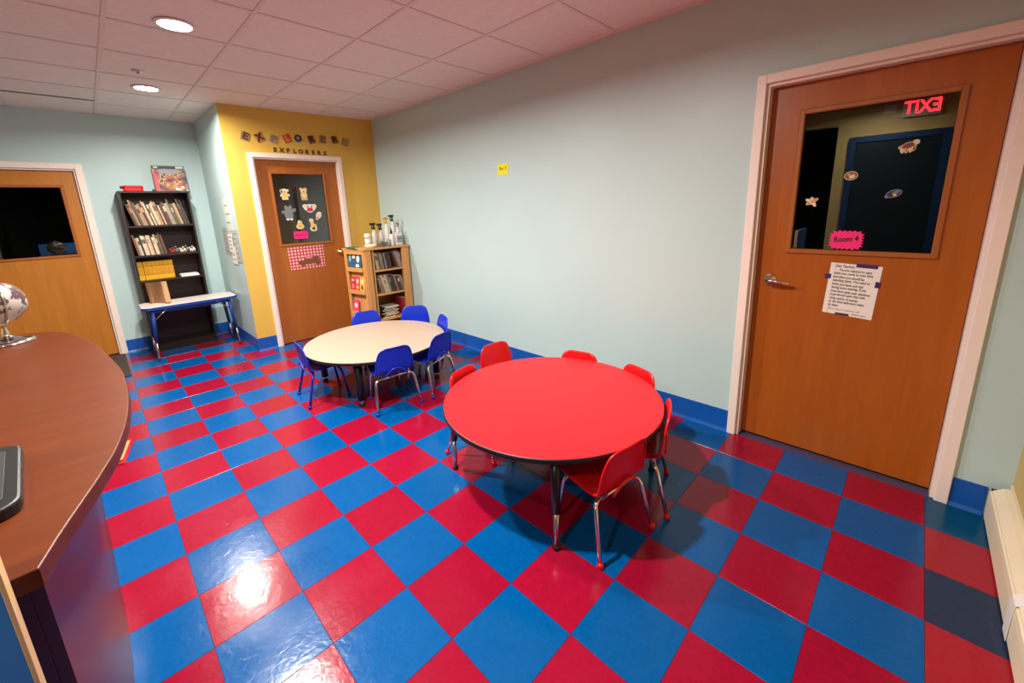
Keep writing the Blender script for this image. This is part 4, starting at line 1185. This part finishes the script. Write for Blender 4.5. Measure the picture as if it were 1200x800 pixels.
def facing_book(x, z, w_, h_, c, label, prints):
    loc = DF @ Vector((x, .008, z + .0014))
    t = thing('display_book', label, 'book', loc, 0, 'books facing out on the wooden bookcase', rot=(math.radians(0), 0, PI / 2 + .18))
    t.rotation_euler = (Matrix.Rotation(PI / 2 + .18, 3, 'Z') @ Matrix.Rotation(math.radians(6), 3, 'X')).to_euler()
    # local: front face towards +y (left in the room)
    add('cover', MB().box(-w_ / 2, w_ / 2, -.008, 0, 0, h_, .001), bm_(c), t)
    for k, (px, pz, rx, rz, cl) in enumerate(prints):
        add('cover_print', MB().prism(ell(px, pz, rx, rz, 14), 0, .0006 + .0002 * k, mtx=Matrix.Translation((0, .0002, 0)) @ Matrix.Rotation(-PI / 2, 4, 'X') @ Matrix.Scale(-1, 4, (0, 1, 0))), bm_(cl), t)
    return t
facing_book(.190, DL[0], .250, .162, (52, 84, 96), 'teal and white picture book facing out on the upper display ledge', [(-.06, .12, .030, .045, (196, 214, 214)), (.05, .06, .040, .040, (40, 84, 150)), (.02, .14, .030, .020, (190, 206, 206)), (-.05, .04, .035, .020, (206, 214, 200)), (.09, .12, .020, .040, (120, 170, 190))])
facing_book(.272, DL[1], .088, .172, (186, 40, 48), 'dark red book at the left of the lower display ledge', [(0, .06, .025, .03, (230, 120, 120)), (0, .13, .03, .015, (220, 170, 160))])
facing_book(.186, DL[1], .078, .176, (228, 66, 56), 'bright red and white book in the middle of the lower display ledge', [(0, .12, .022, .03, (240, 200, 190)), (0, .05, .03, .02, (236, 160, 140))])
facing_book(.098, DL[1], .082, .168, (236, 178, 92), 'golden yellow book with dark figure at the right of the lower display ledge', [(0, .05, .02, .03, (120, 60, 30)), (0, .12, .028, .02, (246, 214, 150))])
facing_book(.262, DL[2], .10, .16, (226, 70, 110), 'pink book on the third display ledge, half hidden by the blue chair', [(0, .09, .03, .03, (246, 210, 210))])
PAL2 = [(120, 112, 84), (70, 62, 50), (176, 160, 130), (66, 46, 46), (150, 130, 128), (100, 70, 56), (186, 174, 140), (52, 46, 42)]
row(WX0 + .150, WX1 - .23, WY0 + .03, MS[0], (.19, .215), (.014, .022), .12, lambda k, c: '%s book, %s from left on upper shelf of wooden bookcase' % (c, ORD[k]), 'books on the upper shelf of the wooden bookcase', PAL2, .2)
row(WX1 - .150, WX1 - .03, WY0 + .03, MS[0], (.19, .22), (.014, .020), .33, lambda k, c: 'steeply tilted %s book, %s tilted one, upper shelf of wooden bookcase' % (c, ORD[k]), 'tilted books on the upper shelf of the wooden bookcase', PAL2, .2)
row(WX0 + .185, WX1 - .06, WY0 + .03, MS[1], (.18, .235), (.016, .024), .24, lambda k, c: '%s book, %s from left on middle shelf of wooden bookcase' % (c, ORD[k]), 'books on the middle shelf of the wooden bookcase', PAL2 + [(150, 90, 80)], .2)
PAL3 = [(90, 60, 50), (52, 50, 46), (200, 196, 180), (140, 40, 44), (90, 100, 70), (180, 150, 130)]
for k in range(9):
    t = thing('picture_book', '%s book lying %s from bottom, heap on lower shelf of wooden bookcase' % (tone(PAL3[k % 6]), ORD[k]), 'book', (WX0 + .255 + .03 * (k % 3), WY0 + .05 + .012 * (k % 2), MS[2] + .0003 + .0145 * k), random.uniform(-.15, .15), 'heap of books on the lower shelf')
    add('cover', MB().box(-.085, .085, 0, .19, 0, .014, .001), bm_(PAL3[k % 6]), t)
    add('pages', MB().box(-.083, .083, -.0012, -.0002, .003, .011), col('page_block', 226, 212, 184), t)
for k in range(4):
    book(WX1 - .118 + k * .022, WY0 + .03, MS[2], .018, .2, .22, [(150, 30, 40), (176, 60, 60), (70, 40, 40), (160, 90, 80)][k], -.12, 'upright reddish book, %s from left at right end of lower shelf of wooden bookcase' % ORD[k], 'upright books on the lower shelf')

# bottles and bits on the bookcase top
def spray_bottle(x, y, body_m, head_m, label, r=.033, h_=.135, rz=0.0, lab_m=None):
    t = thing('spray_bottle', label, 'bottle', (x, y, WZ + .0003), rz, 'spray bottles on the wooden bookcase')
    add('body', MB().lathe([(0, 0), (r * .95, 0), (r, .006), (r, h_ * .55), (r * .92, h_ * .72), (r * .5, h_ * .90), (r * .38, h_), (0, h_)], seg=18), body_m, t)
    hd = MB()
    hd.lathe([(0, h_ + .0002), (r * .48, h_ + .0002), (r * .48, h_ + .022), (.010, h_ + .030), (.010, h_ + .055), (0, h_ + .055)], seg=14)
    hd.box(-.050, .026, -.011, .011, h_ + .050, h_ + .076, .005)
    hd.box(-.060, -.048, -.006, .006, h_ + .058, h_ + .072, .002)
    s_ = add('spray_head', hd, head_m, t)
    add('trigger', MB().tube([(-.026, 0, h_ + .052), (-.034, 0, h_ + .030), (-.026, 0, h_ + .004)], .0058, 8), head_m, s_)
    if lab_m: add('bottle_label', MB().lathe([(r + .0004, h_ * .14), (r + .0010, h_ * .14), (r + .0010, h_ * .5), (r + .0004, h_ * .5), (r + .0004, h_ * .14)], seg=18), lab_m, t)
    return t
spray_bottle(2.345, 2.41, mat('milky_plastic', srgb(206, 200, 192), .4), 'black', 'white spray bottle with black trigger, left of the two on the wooden bookcase', .032, .205, .2)
spray_bottle(2.425, 2.40, bpy.data.materials['milky_plastic'], 'black', 'white spray bottle with black trigger, right of the two and behind the clear caddy', .034, .195, .3)
spray_bottle(2.530, 2.44, 'white', mat('yellow_trigger', srgb(232, 180, 30), .4), 'white spray bottle with yellow trigger on the wooden bookcase', .030, .265, .2)
spray_bottle(2.650, 2.505, mat('clear_grey', srgb(200, 200, 204), .25), mat('lilac_trigger', srgb(120, 110, 160), .4), 'grey spray bottle with lilac trigger, nearest the long wall on bookcase', .034, .230, 1.2)
spray_bottle(2.592, 2.40, 'white', 'black', 'tall bottle with dark green nozzle behind the labelled jug', .024, .290, .3)
t = thing('pump_bottle', 'slim white bottle with tall black nozzle at the front of the wooden bookcase top', 'bottle', (2.515, 2.315, WZ + .0003))
add('body', MB().lathe([(0, 0), (.026, 0), (.027, .005), (.027, .115), (.020, .135), (.012, .142), (0, .142)], seg=18), 'white', t)
add('nozzle', MB().lathe([(0, .1422), (.014, .1422), (.014, .165), (.008, .185), (.006, .215), (0, .217)], seg=12), 'black', t)
t = thing('cleaner_jug', 'white labelled cleaner bottle at the right end of wooden bookcase top', 'bottle', (2.615, 2.330, WZ + .0003))
add('body', MB().prism(rrect(-.046, .046, -.03, .03, .012), 0, .150, .006).lathe([(0, .150), (.030, .150), (.014, .178), (.014, .195), (0, .195)], seg=16), 'white', t)
add('bottle_label', MB().box(-.038, .038, -.0315, -.0305, .03, .115), col('blue_grey_label', 150, 164, 176), t)
add('label_stripe', MB().box(-.034, .034, -.0325, -.0317, .075, .085), col('dark_label', 60, 66, 76), t)
add('cap', MB().lathe([(0, .1952), (.017, .1952), (.017, .215), (0, .215)], seg=16), 'white', t)
# clear caddy
t = thing('clear_caddy', 'clear plastic caddy with small things before the spray bottles', 'caddy', (2.408, 2.315, WZ + .0003))
mb = MB(); a, b_, c = .068, .038, .085
mb.box(-a, a, -b_, b_, 0, .003).box(-a, -a + .003, -b_, b_, .003, c).box(a - .003, a, -b_, b_, .003, c).box(-a + .003, a - .003, -b_, -b_ + .003, .003, c).box(-a + .003, a - .003, b_ - .003, b_, .003, c)
add('bin', mb, 'clear', t)
for k, (x_, cl) in enumerate(((-.045, 'tan'), (-.018, 'dark'), (.012, 'brown'), (.042, 'grey'))):
    tag(add('small_pot', MB().lathe([(0, 0), (.011, 0), (.012, .004), (.012, .045), (.008, .052), (0, .053)], seg=12), cc(cl), None, (2.408 + x_, 2.315, WZ + .0036)),
        ['tan small pot at left inside the clear caddy', 'dark small pot inside the clear caddy', 'brown small pot inside the clear caddy', 'grey small pot at right inside the clear caddy'][k], 'pot')
t = thing('white_tub', 'white lidded tub behind the cream dish on the wooden bookcase', 'tub', (2.270, 2.44, WZ + .0003))
add('body', MB().lathe([(0, 0), (.034, 0), (.036, .06), (.036, .10), (0, .10)], seg=20), 'white', t)
add('lid', MB().lathe([(0, .1003), (.038, .1003), (.038, .150), (.030, .160), (0, .160)], seg=20), 'white', t)
tag(add('cream_dish', MB().lathe([(0, 0), (.052, 0), (.066, .018), (.068, .036), (.064, .036), (.058, .016), (0, .008)], seg=28), 'cream', None, (2.236, 2.318, WZ + .0003)), 'round cream dish at the front corner of wooden bookcase top', 'dish')
t = thing('green_folder', 'flat green folder on the left end of the wooden bookcase top', 'folder', (2.105, 2.47, WZ + .0003), .1)
add('cover', MB().box(-.055, .055, -.11, .11, 0, .014, .002), mat('green_cover', srgb(50, 110, 60), .5), t)
add('pages', MB().box(-.053, .053, -.1115, -.1102, .003, .011), 'paper', t)
